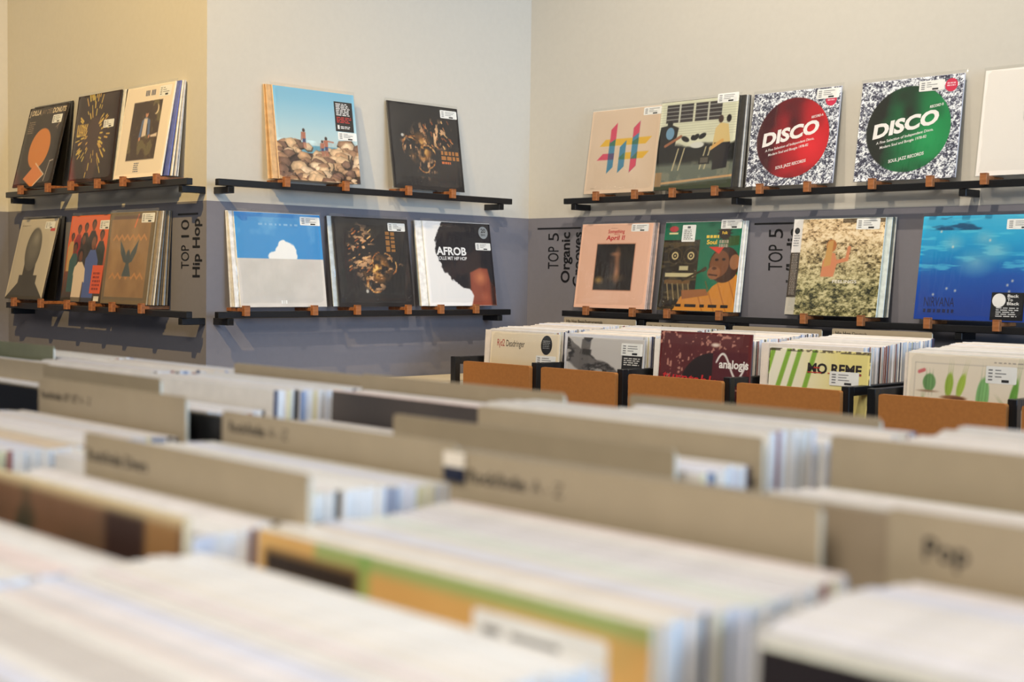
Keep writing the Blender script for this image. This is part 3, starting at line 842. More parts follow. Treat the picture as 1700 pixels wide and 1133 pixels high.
cv = Canvas(180, (30, 104, 76))
cv.a = cv.ramp(cv.noise(4, 4, 100), [(26, 96, 70), (38, 116, 86)])
cv.rect(.0, .48, .0, .80, (46, 40, 32)); cv.put(((cv.U < .48) & (cv.V < .8)) * np.clip((cv.noise(10, 4, 101, .6, 2) - .52) * 8, 0, 1), (104, 88, 58), .6)
for cx in (.17, .38):
    cv.ell(cx, .62, .095, .095, (78, 66, 48)); cv.ell(cx, .62, .085, .085, (44, 38, 30)); cv.ell(cx, .62, .045, .045, (206, 186, 132)); cv.ell(cx, .62, .028, .028, (40, 34, 30)); cv.ell(cx, .62, .012, .012, (200, 180, 130))
cv.rect(.24, .36, .455, .505, (186, 176, 136)); cv.rect(.06, .44, .38, .425, (196, 184, 140)); cv.rect(.06, .40, .30, .345, (112, 84, 52))
for k in range(5): cv.seg(.10 + .07 * k, .30, .14 + .07 * k, .12, .008, (140, 122, 84))
cv.poly([(.22, .02), (.30, .16), (.62, .18), (.70, .28), (.96, .44), (1, .40), (1, 0), (.2, 0)], (200, 132, 52)); cv.put((cv.V < .45) * cv.soft(np.abs(np.sin(cv.U * 21 + cv.V * 9)) - .16, .1) * (cv.U > .5) * (cv.V < .34), (150, 86, 34), .6)
cv.ell(.82, .52, .19, .20, (66, 42, 28), -15); cv.ell(.95, .55, .065, .085, (150, 100, 66)); cv.ell(.76, .53, .12, .15, (116, 72, 44), -10); cv.ell(.70, .43, .085, .075, (140, 90, 58))
cv.ell(.72, .575, .022, .014, (36, 22, 18)); cv.ell(.81, .58, .022, .014, (36, 22, 18)); cv.seg(.64, .41, .74, .40, .008, (60, 32, 24)); cv.ell(.70, .48, .03, .018, (84, 50, 34))
cv.seg(.30, .34, .58, .47, .012, (60, 50, 36)); cv.seg(.56, .46, .585, .475, .022, (70, 58, 42))
cv.poly([(.30, .23), (.62, .25), (.66, .18), (.32, .13)], (150, 96, 56))
cv.poly([(.60, .72), (.80, .72), (.74, .64)], (206, 60, 44)); cv.poly([(.78, .84), (.98, .84), (.98, .74), (.80, .72)], (58, 84, 40)); 
cv.rect(.06, .18, .865, .885, (232, 214, 160)); cv.ell(.12, .925, .06, .035, (180, 62, 66))
for k in range(14):
    a = 2 * math.pi * k / 14; cv.poly([(.79 + .06 * math.cos(a - .2), .87 + .06 * math.sin(a - .2)), (.79 + .105 * math.cos(a), .87 + .095 * math.sin(a)), (.79 + .06 * math.cos(a + .2), .87 + .06 * math.sin(a + .2))], (46, 34, 26))
cv.ell(.79, .87, .072, .068, (46, 34, 26))
r = record(cv, WR, HR, 'green record cover with a painted ape in orange at tape machines', (232, 230, 222))
lettering(r, WR, HR, [('Soul', .57, .745, .13, .05, .03, 0, 0, 'l'), ('Folk', .79, .855, .07, .032, .03, 0, 0, 'c')], (230, 190, 60))
bars(r, WR, HR, textlines(.56, .72, .81, .845, 1, 3, .9, 0), (230, 196, 70)); bars(r, WR, HR, textlines(.73, .85, .70, .79, 2, 7, .8, .1), (160, 150, 130), name='grey_print')
bars(r, WR, HR, textlines(.10, .92, .035, .075, 1, 9, .8, 0, .035), (36, 26, 20), name='script_print')
o = slab('white_info_sticker', rounded_rect_pts((.235 - .5) * WR, (.41 - .5) * WR, .775 * HR, .965 * HR, .003), -.0036, -.0030, M_STICK, r)
bars(r, WR, HR, textlines(.26, .39, .79, .91, 6, 2, .4, .3) + [(.30, .34, .925, .95)], (90, 90, 92), y=-.0038, name='sticker_lines', parent=o)
sticker(r, WR, HR, .86, .965, .082, .030)
place(r, 'R', -2.731, 'l', .062, .020, HR)
tucked('R', -2.724, 'l', [(.053, .014), (.045, .008)], WR, HR, [(234, 234, 230), (212, 214, 206)], 'record tucked behind the green tape machine cover', 'records tucked behind the green cover')

cv = Canvas(190, (150, 140, 100))
g = cv.noise(9, 5, 110, .8, 1.5, .75); g2 = cv.noise(40, 3, 111, .8, 1.3, .8)
t = np.clip((g * .45 + g2 * .55 - .5) * 3.4 + .55, 0, 1)
up_ = cv.ramp(t, [(92, 72, 48), (196, 166, 122), (232, 206, 162), (242, 222, 186)]); dn = cv.ramp(t, [(34, 36, 22), (96, 92, 56), (158, 150, 104), (206, 196, 150)])
k = np.clip((cv.V - .30) * 1.9, 0, 1)[..., None]; cv.a = up_ * k + dn * (1 - k)
cv.put(((cv.V > .955) & (cv.U > .55)) * 1., (60, 50, 36), .7)
cv.poly([(.36, .40), (.37, .56), (.42, .66), (.50, .64), (.53, .54), (.50, .40)], (206, 132, 92)); cv.ell(.45, .72, .055, .065, (176, 110, 60)); cv.poly([(.38, .50), (.41, .76), (.47, .78), (.46, .52)], (196, 150, 84))
cv.seg(.51, .55, .63, .58, .020, (206, 132, 92)); cv.seg(.63, .58, .645, .70, .018, (206, 132, 92))
cv.rect(-.01, .105, .65, 1.01, (222, 218, 214)); cv.rect(-.01, .105, .18, .65, (66, 58, 50)); cv.rect(-.01, .105, -.01, .18, (180, 174, 160))
r = record(cv, WR, HR, 'record cover of sunlit foliage with a small figure lettered FEELINGS', (206, 214, 208))
lettering(r, WR, HR, [('FEELINGS', .50, .335, .26, .032, .01, 0, 0, 'l')], (236, 230, 218))
slab('black_seal', [((.05 - .5) * WR + .009 * math.cos(a * math.pi / 8), .875 * HR + .010 * math.sin(a * math.pi / 8)) for a in range(16)], -.0034, -.0030, smat('ink_30_28_28', (30, 28, 28)), r)
bars(r, WR, HR, textlines(.02, .09, .70, .83, 5, 3, .4, .2), (130, 130, 134)); bars(r, WR, HR, textlines(.02, .09, .20, .63, 26, 5, .4, .1), (160, 150, 140), name='strip_print')
sticker(r, WR, HR, .82, .935, .078, .032)
place(r, 'R', -2.222, 'l', .070, .026, HR)
tucked('R', -2.206, 'l', [(.062, .020), (.053, .014), (.044, .008)], WR, HR, [(206, 214, 208), (90, 96, 90), (190, 190, 180)], 'record tucked behind the foliage FEELINGS cover', 'records tucked behind the foliage cover')

cv = Canvas(170, (30, 90, 170))
cv.a = cv.ramp(cv.V + (cv.noise(4, 4, 120) - .5) * .12, [(34, 62, 140), (30, 66, 150), (30, 84, 166), (24, 132, 190), (40, 160, 206), (64, 176, 214)])
rip = np.clip((cv.noise(9, 4, 121, .5, 3) - .56) * 8, 0, 1) * (cv.V > .45)
cv.put(rip, (90, 196, 222), .6); cv.put(np.clip((cv.noise(8, 4, 122, .6, 2) - .55) * 8, 0, 1) * (cv.V > .86), (24, 60, 96), .8)
for (x, y, s) in ((.30, .74, .10), (.52, .55, .16), (.70, .66, .12), (.58, .78, .10)):
    cv.put(np.clip(1 - np.hypot((cv.U - x) / (s * 1.3), (cv.V - y) / s), 0, 1), (150, 190, 200), .55)
for (x, y) in ((.18, .85), (.28, .30), (.16, .24), (.82, .34), (.86, .38), (.84, .28), (.30, .70), (.36, .28), (.63, .76)):
    cv.ell(x, y, .008, .010, (226, 214, 196), 0, .9, .008)
r = record(cv, WR + .012, HR, 'deep blue underwater record cover lettered NIRVANA', (60, 90, 130))
lettering(r, WR, HR, [('NIRVANA', .07, .125, .29, .095, -.005, 0, 0, 'l')], (30, 34, 70)); bars(r, WR, HR, textlines(.07, .36, .065, .10, 1, 7, .95, 0, .03), (32, 38, 78))
bars(r, WR, HR, [(.70, .995, .01, .27)], (22, 22, 24), name='black_sticker')
slab('round_mark', [((.77 - .5) * WR + .019 * math.cos(a * math.pi / 10), .195 * HR + .019 * math.sin(a * math.pi / 10)) for a in range(20)], -.0038, -.0034, smat('ink_232_230_226', (232, 230, 226)), r)
lettering(r, WR, HR, [('Back', .845, .225, .10, .028, .02, 0, 0, 'l'), ('To', .845, .19, .05, .026, .02, 0, 0, 'l'), ('Black', .845, .155, .11, .028, .02, 0, 0, 'l')], (232, 230, 226), -.0041, 'sticker_lettering')
bars(r, WR, HR, textlines(.75, .96, .035, .13, 5, 3, .45, .2), (200, 200, 200), y=-.0037, name='sticker_lines')
sticker(r, WR, HR, .90, .905, .08, .028)
place(r, 'R', -1.783, 'l', .070, .026, HR)
tucked('R', -1.790, 'l', [(.061, .019), (.050, .011)], WR, HR, [(190, 176, 160), (70, 60, 56)], 'record tucked behind the blue NIRVANA cover', 'records tucked behind the blue cover')

# ------------------------------------------------------------------ bins full of records
TOPS = [((230, 223, 214), 10), ((224, 215, 204), 8), ((236, 231, 225), 10), ((226, 219, 218), 5), ((234, 215, 208), 3), ((214, 214, 226), 3), ((228, 216, 184), 1), ((208, 184, 152), 2), ((212, 214, 200), 1), ((202, 193, 185), 2)]
SPINES = [(236, 234, 232), (222, 224, 230), (70, 74, 96), (226, 222, 216), (40, 40, 44), (214, 206, 196), (236, 232, 226), (130, 146, 176), (238, 236, 234), (160, 100, 90), (226, 214, 170), (212, 212, 216), (240, 238, 236), (216, 216, 224), (230, 226, 220)]
FACES = [(236, 232, 226), (226, 222, 218), (216, 212, 206), (232, 222, 212), (200, 196, 192), (222, 222, 230)]
rb = random.Random(17)
BINW, BINH = .315, .312
def pick_top():
    tot = sum(w for _, w in TOPS); t = rb.uniform(0, tot)
    for c, w in TOPS:
        t -= w
        if t <= 0: return c
    return TOPS[0][0]
BINMESH = []
for k in range(26):
    tc, sc, fc = pick_top(), rb.choice(SPINES), rb.choice(FACES)
    bm = bmesh.new()
    fs = box_bm(bm, -BINW / 2, BINW / 2, -.0027, .0027, 0, BINH)
    fs[0].material_index = 1; fs[1].material_index = 1; fs[2].material_index = 2; fs[3].material_index = 2; fs[4].material_index = 1
    me = finish(bm, 'bin_record')
    for nm, c in (('sleeve_top', tc), ('sleeve_spine', sc), ('sleeve_face', fc)):
        me.materials.append(smat('%s_%d_%d_%d' % ((nm,) + c), c, rough=.35, var=.06, scale=50))
    BINMESH.append(me)

def bin_run(x0, x1, y0, y1, ztop, label, group, pitch=.0056, lean=2.0, amp=.004, first_lean=None):
    """records filed one behind another from y0 to y1 (y is the foot), tops near ztop"""
    n = int((y1 - y0) / pitch); xc = (x0 + x1) / 2; out = []
    ph = rb.uniform(0, 6); cur = rb.choice(BINMESH)
    for i in range(n):
        y = y0 + i * pitch
        if rb.random() < .45: cur = rb.choice(BINMESH)
        dz = amp * math.sin(i * .21 + ph) * .5 + rb.uniform(-amp, amp) * .16
        dx = .003 * math.sin(i * .13 + ph * 2) + rb.uniform(-.0025, .0025)
        o = link('vinyl_record', cur, None)
        a = math.radians(lean)
        o.location = (xc + dx, y - math.sin(a) * BINH, CH + ztop + dz - BINH * math.cos(a)); o.rotation_euler = (-a, 0, 0)
        tag(o, label, 'record', group)
        out.append(o)
    return out

# front row of the island
bin_run(-.7025, -.3875, .235, .440, -.168, 'pale sleeved record filed in front of the orange and green cover', 'records in front of the orange cover', amp=.005)
bin_run(-.7025, -.3875, .480, .640, -.159, 'pale sleeved record filed between the orange cover and its Rock/Indie card', 'records behind the orange cover')
bin_run(-1.022, -.707, .250, .405, -.170, 'pale sleeved record filed in front of the brown collage cover', 'records in front of the brown collage cover', amp=.005)
bin_run(-1.022, -.707, .430, .492, -.157, 'pale sleeved record filed just before the Rock/Indie Divers card', 'records before the Rock/Indie Divers card')
bin_run(-1.04, -.728, .506, .655, -.147, 'pale sleeved record filed behind the Rock/Indie Divers card', 'records behind the Rock/Indie Divers card')
bin_run(-1.445, -1.130, .455, .668, -.155, 'pale sleeved record in the bin left of the Rock/Indie Divers card', 'records in the far front bin')
bin_run(-.358, -.046, .512, .660, -.158, 'pale sleeved record filed before the Pop card', 'records before the Pop card')

def card_record(cvs, w, h, x0, y, ztop, label, edge, lean=2.0, sleeve=False):
    r = record(cvs, w, h, label, edge, None, sleeve)
    a = math.radians(lean)
    r.location = (x0 + w / 2, y - math.sin(a) * h, CH + ztop - h * math.cos(a)); r.rotation_euler = (-a, 0, 0)
    return r

cv = Canvas(90, (216, 168, 98))
cv.a = cv.ramp(cv.noise(5, 3, 130), [(206, 158, 90), (226, 182, 114)])
cv.put(np.clip((cv.V - .965) * 60, 0, 1) * (cv.U > .18), (150, 176, 110), .9)
cv.put(np.clip(1 - np.abs(cv.U - .335) / .022, 0, 1), (120, 166, 84), .9)
cv.put(np.clip((cv.noise(4, 3, 131) - .58) * 8, 0, 1) * (cv.U > .34), (160, 150, 90), .5)
cv.rect(.025, .315, .86, .965, (44, 34, 28))
for k in range(9): cv.rect(.045 + .03 * k, .055 + .03 * k, .875, .95, (96, 84, 72), .6)
r = card_record(cv, BINW, BINH, -.702, .473, -.156, 'orange and green record cover with a black title block and white sticker', (226, 216, 196))
sticker(r, BINW, BINH, .77, .885, .092, .045)
cv = Canvas(90, (96, 74, 54))
cv.a = cv.ramp(cv.noise(5, 4, 135), [(66, 60, 46), (112, 82, 60), (132, 96, 70)])
cv.put(np.clip((cv.noise(6, 3, 136) - .55) * 8, 0, 1) * (cv.U < .45), (58, 58, 44), .9)
cv.rect(.70, .86, .85, .985, (58, 40, 34)); cv.rect(.86, .985, .80, .99, (146, 108, 66)); cv.rect(0, 1, .985, 1.01, (200, 180, 140))
card_record(cv, BINW, BINH, -1.022, .424, -.146, 'brown and olive collage record cover in the island bin', (214, 196, 160))
cv = Canvas(60, (40, 34, 36))
cv.a = cv.ramp(cv.noise(4, 3, 138), [(32, 28, 30), (54, 46, 48)])
card_record(cv, BINW, BINH, -.352, .505, -.163, 'near black record cover at the front of the Pop bin', (226, 224, 206))
cv = Canvas(60, (74, 68, 66))
cv.a = cv.ramp(cv.noise(4, 3, 139), [(66, 62, 62), (86, 78, 74)])
card_record(cv, BINW, BINH, -1.245, .935, -.131, 'charcoal record cover with pink top edge in the rear bin', (226, 204, 196))

# --- all the other filed records: past counting, one object
stuff_mats = [smat('sleeve_top_%d_%d_%d' % c, c) for c, _ in TOPS] + [smat('sleeve_spine_%d_%d_%d' % c, c, rough=.35) for c in SPINES] + [smat('sleeve_face_%d_%d_%d' % c, c, rough=.35) for c in FACES]
bm = bmesh.new()
def stuff_run(x0, x1, y0, y1, ztop, pitch=.0062, lean=2.0, amp=.004, w=None, slope=0):
    n = int((y1 - y0) / pitch); ph = rb.uniform(0, 6); a = math.radians(lean)
    for i in range(n):
        y = y0 + i * pitch; zt = CH + ztop + amp * (.5 * math.sin(i * .2 + ph) + rb.uniform(-.4, .4)) + slope * i / max(1, n)
        dx = rb.uniform(-.003, .003); fs = box_bm(bm, x0 + dx, x1 + dx, -.0028, .0028, -BINH, 0)
        tt = pick_top(); ti = [c for c, _ in TOPS].index(tt); si = rb.randrange(len(SPINES))
        for f in fs: f.material_index = len(TOPS) + si
        fs[5].material_index = ti
        fs[2].material_index = fs[3].material_index = len(TOPS) + len(SPINES) + rb.randrange(len(FACES))
        vs = {v for f in fs for v in f.verts}
        for v in vs:
            yy, zz = v.co.y, v.co.z
            v.co.y = y + yy * math.cos(a) + zz * math.sin(a); v.co.z = zt + zz * math.cos(a) - yy * math.sin(a)
R_COLS = {'R0': (-.57, -.257), 'R1': (-.918, -.603), 'R2': (-1.243, -.930), 'R3': (-1.573, -1.260), 'R4': (-1.905, -1.592), 'R5': (-2.24, -1.925)}
stuff_run(*R_COLS['R0'], .73, .895, -.155); stuff_run(*R_COLS['R0'], .915, 1.13, -.128)
stuff_run(*R_COLS['R1'], .785, .855, -.142); stuff_run(*R_COLS['R1'], .870, .935, -.117, amp=.002); stuff_run(*R_COLS['R1'], .94, 1.10, -.133)
stuff_run(*R_COLS['R2'], .74, .925, -.165); stuff_run(*R_COLS['R2'], .945, .985, -.133)
stuff_run(*R_COLS['R3'], .77, .86, -.150); stuff_run(*R_COLS['R3'], .865, 1.0, -.132, amp=.003)
stuff_run(*R_COLS['R4'], .745, .80, -.145); stuff_run(*R_COLS['R4'], .82, 1.06, -.133)
stuff_run(*R_COLS['R5'], .74, .96, -.142); stuff_run(*R_COLS['R5'], .985, 1.06, -.135)

# wall rack behind: scale of the rack from its posts
POST_Y = 2.926
PX = [-3.250, -2.882, -2.538, -2.164, -1.805]
PX2 = [-1.733, -1.378, -1.02]
comps = [(PX[i], PX[i + 1]) for i in range(4)] + [(PX2[i], PX2[i + 1]) for i in range(2)]
for ci, (a, b) in enumerate(comps):
    c = (a + b) / 2
    z = -.170 if ci != 5 else -.16
    stuff_run(c - .155, c + .155, 3.035, 3.405, z, .0058, 3.0, .004, slope=.018)
so = link('filed_records', finish(bm, 'filed_records'), stuff_mats)
tag(so, 'remaining sleeved records filed tightly in the rear and wall bins', 'records', None, 'stuff')

# ------------------------------------------------------------------ divider cards
M_CARD = mat('grey_beige_divider_plastic', lin(166, 151, 126), .35, .03, 40)
M_CARDEDGE = smat('pale_divider_edge', (206, 204, 190), rough=.25)
M_CARDGREEN = smat('green_grey_divider_plastic', (122, 124, 98), rough=.3, var=.08)
def divider(x0, x1, y, ztop, label, text=None, thin=None, m=None, h=.32, lean=0, size=.0125, tx=.02, tz=.022, group='genre divider cards'):
    w = x1 - x0
    r = empty('divider_card', (x0, y, CH + ztop - h), (-math.radians(lean), 0, 0))
    tag(r, label, 'divider', group)
    slab('card', rounded_rect_pts(0, w, 0, h, .004, 3), -.0011, .0011, m or M_CARD, r)
    box('pale_edge', w - .0002, w + .0012, -.0013, .0013, .004, h - .004, M_CARDEDGE, r)
    if text:
        v, _ = text_verts(text, .02); wb = (v[:, 0].max() - v[:, 0].min()) * size / .73
        text_obj('lettering', [(text, tx, h - tz - size * .5, None, size, .02, 0, 0, 'l')], M_TEXT, r, -.0013)
        if thin:
            text_obj('thin_lettering', [(thin, tx + wb + size * .6, h - tz - size * .5, None, size, -.005, 0, 0, 'l')], M_TEXT, r, -.0013)
    return r

divider(-.731, -.416, .650, -.1245, 'divider card lettered Rock/Indie A-Z with a white tab behind the orange cover', 'Rock/Indie', 'A - Z', size=.0098, tx=.026, tz=.0165)
divider(-.985, -.690, .500, -.1250, 'divider card lettered Rock/Indie Divers', 'Rock/Indie Divers', None, size=.0092, tx=.006, tz=.0165)
divider(-1.045, -.732, .662, -.1225, 'divider card lettered Rock/Indie A-Z behind the Rock/Indie Divers card', 'Rock/Indie', 'A - Z', size=.0095, tx=.012, tz=.013)
divider(-1.440, -1.130, .676, -.1180, 'divider card with long small lettering left of the dark gap', 'Rock/Indie 10" 12"', 'A - Z', size=.0082, tx=.008, tz=.018)
divider(-.384, -.064, .668, -.1235, 'divider card lettered Pop', 'Pop', None, size=.0125, tx=.022, tz=.019)
tab = empty('index_tab', (-.7295, .6485, CH - .1435))
tag(tab, 'white index tab with a dark blue foot clipped to the Rock/Indie card', 'index tab')
box('tab_card', 0, .022, -.0022, -.0013, .007, .018, smat('white_tab', (232, 222, 206)), tab)
box('blue_foot', 0, .022, -.0023, -.0012, -.003, .007, smat('navy_tab', (28, 34, 56)), tab)
# rear row, turned away from the aisle in front
divider(-1.59, -1.31, .752, -.1150, 'blank divider card right behind the long lettered card', group='blank divider cards of the rear row')
divider(-1.935, -1.655, .790, -.1190, 'blank tan divider card beside the green plastic one', group='blank divider cards of the rear row')
divider(-2.33, -2.015, .970, -.1180, 'green plastic divider card near the golden wall', m=M_CARDGREEN, group='blank divider cards of the rear row')
divider(-1.558, -1.250, 1.005, -.1200, 'blank divider card standing before the grey middle wall', group='blank divider cards of the rear row')
divider(-1.262, -.935, .990, -.1160, 'blank divider card behind the charcoal cover', group='blank divider cards of the rear row')
divider(-.930, -.612, .765, -.1225, 'blank divider card standing before the tall white rear sleeves', group='blank divider cards of the rear row')
divider(-.922, -.603, .860, -.1200, 'blank divider card right against the tall white rear sleeves', group='blank divider cards of the rear row')
divider(-.956, -.652, 1.115, -.1250, 'blank divider card rising before the brown front panels', group='blank divider cards of the rear row')
divider(-.572, -.255, .906, -.1180, 'blank divider card in the rear bin behind the Pop card', group='blank divider cards of the rear row')
# wall rack cards
for (x0, x1, z, t, th, lab) in ((-3.252, -2.925, -.136, 'Hip Hop Beats/Instrumentals', None, 'divider card lettered Hip Hop Beats/Instrumentals in the corner compartment'),
                                (-2.880, -2.561, -.1415, 'Hip Hop Beats/Instrumentals', None, 'divider card lettered Hip Hop Beats/Instrumentals behind the maroon cover'),
                                (-2.531, -2.210, -.1415, None, None, 'blank divider card in the wall rack beside Hip Hop Deutsch'),
                                (-2.175, -1.858, -.1365, 'Hip Hop', 'Deutsch', 'divider card lettered Hip Hop Deutsch in the wall rack')):
    divider(x0, x1, 3.435, z, lab, t, th, size=.0105, tx=.012, tz=.013, group='divider cards of the wall rack')

# ------------------------------------------------------------------ racks
RZ = -.258        # rail height of the wall rack
def rack(name, label, posts, y0, y1, rz, panels, panel_h=.20, floor_z=-.49, board_or_gap=None):
    r = empty(name, (posts[0], y0, 0)); tag(r, label, 'record rack')
    ox, oy = posts[0], y0
    t = .0115
    for i, p in enumerate(posts):
        x = p - ox
        full = i in (0, len(posts) - 1)
        zb = 0 if full else CH + floor_z
        box('post', x - t, x + t, -t, t, zb, CH + rz, M_BLACK, r, .0015)
        box('post', x - t, x + t, (y1 - y0) - t, (y1 - y0) + t, zb, CH + rz, M_BLACK, r, .0015)
        box('side_rail', x - t, x + t, t, (y1 - y0) - t, CH + rz - .024, CH + rz - .001, M_BLACK, r, .0015)
    L = posts[-1] - posts[0]
    box('base_plate', t, L - t, -t, (y1 - y0) + t, CH + floor_z - .02, CH + floor_z, M_BLACK, r)
    for (a, b, zt) in panels:
        p = slab('front_panel', rounded_rect_pts(a - ox, b - ox, CH + zt - panel_h, CH + zt, .006, 3), -t - .016, -t - .002, M_PANEL, r)
    if board_or_gap:
        a, b, z0, z1, dy, m_ = board_or_gap
        box('board_or_gap_shade', a - ox, b - ox, dy, dy + .010, CH + z0, CH + z1, m_, r)
    return r
PZ = -.268
rack('record_rack', 'black steel wall rack with brown panels below the pink sleeve', PX, POST_Y, 3.50, RZ,
     [(PX[i] + .068 if i == 0 else PX[i] + .045, PX[i + 1] - .004, PZ) for i in range(4)])
rack('record_rack', 'black steel wall rack holding the cactus cover', PX2, POST_Y, 3.50, RZ, [(PX2[i] + .030, PX2[i + 1] - .006, PZ) for i in range(2)])
M_BOARD = mat('brown_grey_centre_board', lin(150, 134, 112), .5, .05, 30)
rack('record_rack', 'black steel island rack in front, under the Rock/Indie cards', [-1.058, -.720, -.390, -.050, .285], -.20, .700, -.245, [], board_or_gap=(-1.05, .28, -.49, -.128, .872, M_BOARD))
rack('record_rack', 'black steel island rack in front, under the long lettered card', [-1.775, -1.448, -1.105], -.20, .700, -.245, [], board_or_gap=(-1.78, -1.076, -.49, -.134, .890, M_BLACK))  # black board added to stand in for the dark gap between racks
rack('record_rack', 'black steel island rack behind, under the charcoal cover', [-1.250 - .333, -1.252, -.924, -.588, -.250], .728, 1.135, -.245, [])
rack('record_rack', 'black steel island rack behind, under the green plastic card', [-2.26, -1.915, -1.605], .728, 1.10, -.245, [])

# low cabinet along the middle wall
cab = empty('low_cabinet', (WX + .02, 2.25, 0))
tag(cab, 'low cream cabinet along the grey middle wall beside the wall rack', 'cabinet')
M_CAB = smat('cream_laminate', (214, 200, 172), rough=.45, var=.02)
box('top_board', 0, .27, 0, 1.26, CH - .362, CH - .342, M_CAB, cab, .002)
box('body', .01, .25, .01, 1.25, .06, CH - .362, M_CAB, cab)
box('plinth', .03, .23, .03, 1.23, 0, .06, M_BLACK, cab)
for k in range(3):
    d = box('door', .25, .266, .015 + .412 * k, .42 + .412 * k, .07, CH - .37, M_CAB, cab, .0015)
    box('handle', .266, .274, .36 + .412 * k, .372 + .412 * k, .45, .60, M_BLACK, d)

# ------------------------------------------------------------------ front records of the wall rack
FW, FH = .306, .306
def front(ci, x0, cvs, label, edge, ztop=-.175, y=3.018, w=FW, lean=4.5):
    a = math.radians(lean); h = FH
    r = record(cvs, w, h, label, edge, None, True)
    r.location = (x0 + w / 2, y - math.sin(a) * h, CH + ztop - h * math.cos(a)); r.rotation_euler = (-a, 0, 0)
    return r

cv = Canvas(140, (228, 212, 180))
g = cv.noise(12, 4, 140)
cv.a = cv.ramp(cv.V, [(150, 110, 60), (190, 150, 92), (214, 186, 136), (230, 214, 184), (234, 220, 194)])
cv.put(np.clip((.62 - cv.V) * 3, 0, 1) * np.clip((g - .55) * 6, 0, 1), (110, 80, 50), .5)
r = front(0, -3.180, cv, 'cream record cover lettered Rjd2 Deadringer in the wall rack', (222, 212, 192), y=3.022)
lettering(r, FW, FH, [('Rjd2', .10, .85, .11, .075, .0, 0, 0, 'l')], (176, 40, 40)); lettering(r, FW, FH, [('Deadringer', .235, .85, .27, .070, .0, 0, 0, 'l')], (40, 34, 32), name='dark_lettering')
slab('oval_sticker', [((.82 - .5) * FW + .024 * math.cos(a * math.pi / 12), .885 * FH + .030 * math.sin(a * math.pi / 12)) for a in range(24)], -.0036, -.0030, smat('black_sticker', (24, 24, 26)), r)
bars(r, FW, FH, textlines(.77, .87, .84, .93, 5, 3, .4, .1), (150, 150, 150), y=-.0038)
sticker(r, FW, FH, .82, .72, .085, .034)

cv = Canvas(150, (196, 192, 188))
g = cv.noise(10, 5, 145, .7, 1.4)
band_ = cv.soft(np.abs(cv.V - (.86 - .42 * cv.U + (cv.noise(5, 3, 146) - .5) * .12)) - .115, .01)
cv.put(band_, (110, 106, 104)); cv.put(band_ * np.clip((g - .5) * 9, 0, 1), (44, 42, 42), .9); cv.put(band_ * np.clip((g - .62) * 9, 0, 1), (190, 186, 182), .8)
cv.put(cv.soft(np.abs(cv.U - .16 - .1 * cv.V) - .06, .01) * (cv.V < .98), (104, 100, 98)); cv.put(cv.soft(np.abs(cv.U - .18 - .1 * cv.V) - .06, .01) * np.clip((g - .52) * 9, 0, 1), (50, 48, 48), .8)
r = front(1, -2.838, cv, 'grey torn texture record cover with a black info sticker', (200, 200, 200), ztop=-.177)
bars(r, FW, FH, [(.73, .985, .52, .955)], (30, 28, 28), name='black_sticker')
bars(r, FW, FH, textlines(.755, .96, .74, .82, 4, 3, .45, .1), (220, 216, 210), y=-.0036); bars(r, FW, FH, textlines(.755, .96, .56, .70, 6, 4, .45, .1), (196, 60, 44), y=-.0036, name='red_print')
sticker(r, FW, FH, .85, .90, .082, .036, -.0042)

cv = Canvas(150, (92, 38, 40))
cv.a = cv.ramp(cv.noise(6, 4, 150), [(84, 34, 36), (104, 46, 46)])
g = cv.noise(30, 2, 151); cv.put(np.clip((g - .70) * 12, 0, 1), (206, 150, 130), .8)
cv.put(cv.soft(np.hypot((cv.U - .60), (cv.V - .46) * 1.0) - .36) * (cv.U < .60), (40, 28, 28)); cv.rect(.60, .97, .52, .84, (86, 32, 38)); 
cv.ell(.62, .895, .05, .022, (176, 140, 126)); cv.ell(.62, .895, .035, .012, (232, 214, 200))
for k in range(40):
    t = k / 40; x = .63 + .37 * t; a = t * 2 * math.pi
    cv.seg(.64 + .32 * t, .71 + .11 * math.sin(a + .3), .64 + .32 * (t + 1 / 40), .71 + .11 * math.sin(a + .3 + 2 * math.pi / 40), .008, (232, 226, 220))
r = front(2, -2.466, cv, 'maroon record cover lettered analogis and turntable in red', (96, 44, 44), ztop=-.146, w=.316, y=3.010)
lettering(r, .316, FH, [('analogis', .67, .69, .31, .075, .03, 0, 0, 'l')], (238, 232, 226))
lettering(r, .316, FH, [('turntable M', .05, .545, .80, .10, .01, .1, -3, 'l')], (206, 40, 44), name='red_script')

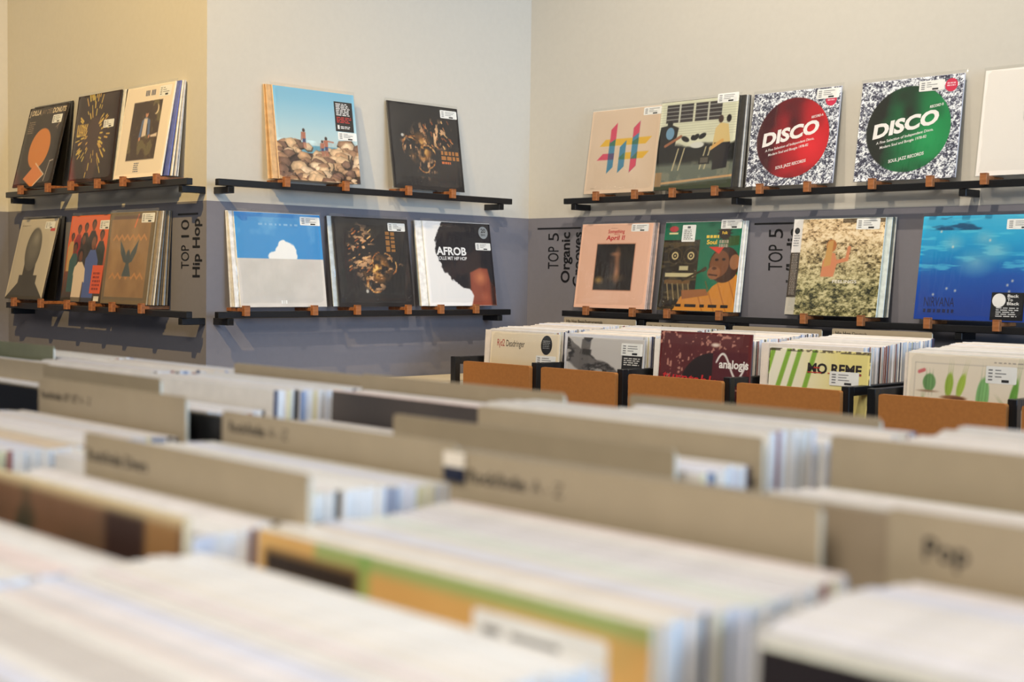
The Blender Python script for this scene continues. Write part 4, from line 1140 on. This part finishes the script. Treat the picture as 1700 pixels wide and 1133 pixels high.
cv = Canvas(150, (236, 230, 206))
cv.a = cv.ramp(cv.U + .3 * cv.V, [(240, 236, 220), (238, 232, 206), (232, 218, 140)])
for (x0, x1) in ((.04, -.12), (.20, .02), (.31, .14), (.46, .30)): cv.poly([(x0 - .018, 1), (x0 + .03, 1), (x1 + .03, .4), (x1 - .018, .4)], (134, 176, 62))
cv.poly([(.06, .48), (.14, .66), (.52, .46), (.60, .38), (.0, .36)], (158, 186, 60)); cv.poly([(.12, .50), (.16, .62), (.34, .54), (.34, .40)], (70, 84, 36)); cv.ell(.40, .50, .035, .05, (60, 84, 36))
cv.put(((cv.V > .975) | (cv.U < .012) | (cv.U > .988)) * np.clip((cv.noise(20, 2, 156, 2, 2) - .4) * 8, 0, 1), (70, 60, 50), .8)
r = front(3, -2.100, cv, 'cream record cover with slanting green bars', (220, 216, 206), ztop=-.176)
lettering(r, FW, FH, [('MO REME', .40, .80, .52, .085, .035, 0, 0, 'l')], (40, 30, 30)); bars(r, FW, FH, [(.40, .54, .80, .808), (.60, .92, .80, .808), (.46, .52, .84, .85)], (196, 60, 44), y=-.0035, name='red_flecks')
sticker(r, FW, FH, .76, .765, .085, .036, -.0042)

cv = Canvas(150, (232, 220, 198))
cv.a = cv.ramp(cv.noise(3, 3, 160), [(234, 222, 202), (226, 214, 192)])
for (x0, x1, y0, y1) in ((.06, .99, .925, .930), (.06, .065, .3, .93)): cv.rect(x0, x1, y0, y1, (186, 176, 164))
def cactus(x, y, w_, h_, c, rot=0):
    cv.ell(x, y, w_, h_, c, rot); cv.ell(x + w_ * .25, y, w_ * .5, h_ * .9, tuple(min(255, v * 1.15) for v in c), rot, .6, .01)
    for k in (-.5, 0, .5): cv.ell(x + w_ * k, y, w_ * .08, h_ * .85, tuple(v * .75 for v in c), rot, .6)
cactus(.19, .775, .055, .068, (108, 150, 92)); cactus(.36, .765, .034, .09, (150, 178, 66), -4); cactus(.46, .765, .031, .09, (164, 190, 74), -14)
cactus(.64, .69, .052, .145, (126, 178, 110), -4); cactus(.88, .66, .032, .17, (104, 158, 62), -10); cactus(.84, .60, .022, .05, (110, 160, 66), 40); cactus(.94, .62, .020, .05, (110, 160, 66), -40); cactus(.14, .60, .020, .05, (150, 180, 110))
cv.seg(.10, .855, .14, .87, .014, (206, 110, 110)); cv.ell(.40, .665, .10, .018, (140, 96, 62)); cv.ell(.44, .655, .06, .018, (110, 70, 48)); cv.ell(.18, .705, .07, .008, (150, 120, 96)); cv.ell(.64, .545, .10, .010, (190, 150, 116))
r = front(4, -1.690, cv, 'cream record cover with a chart of painted cacti', (226, 220, 208), ztop=-.170, y=3.016)
bars(r, FW, FH, textlines(.72, .98, .945, .958, 1, 4, .7, 0, .03), (170, 160, 150)); sticker(r, FW, FH, .78, .86, .075, .040)
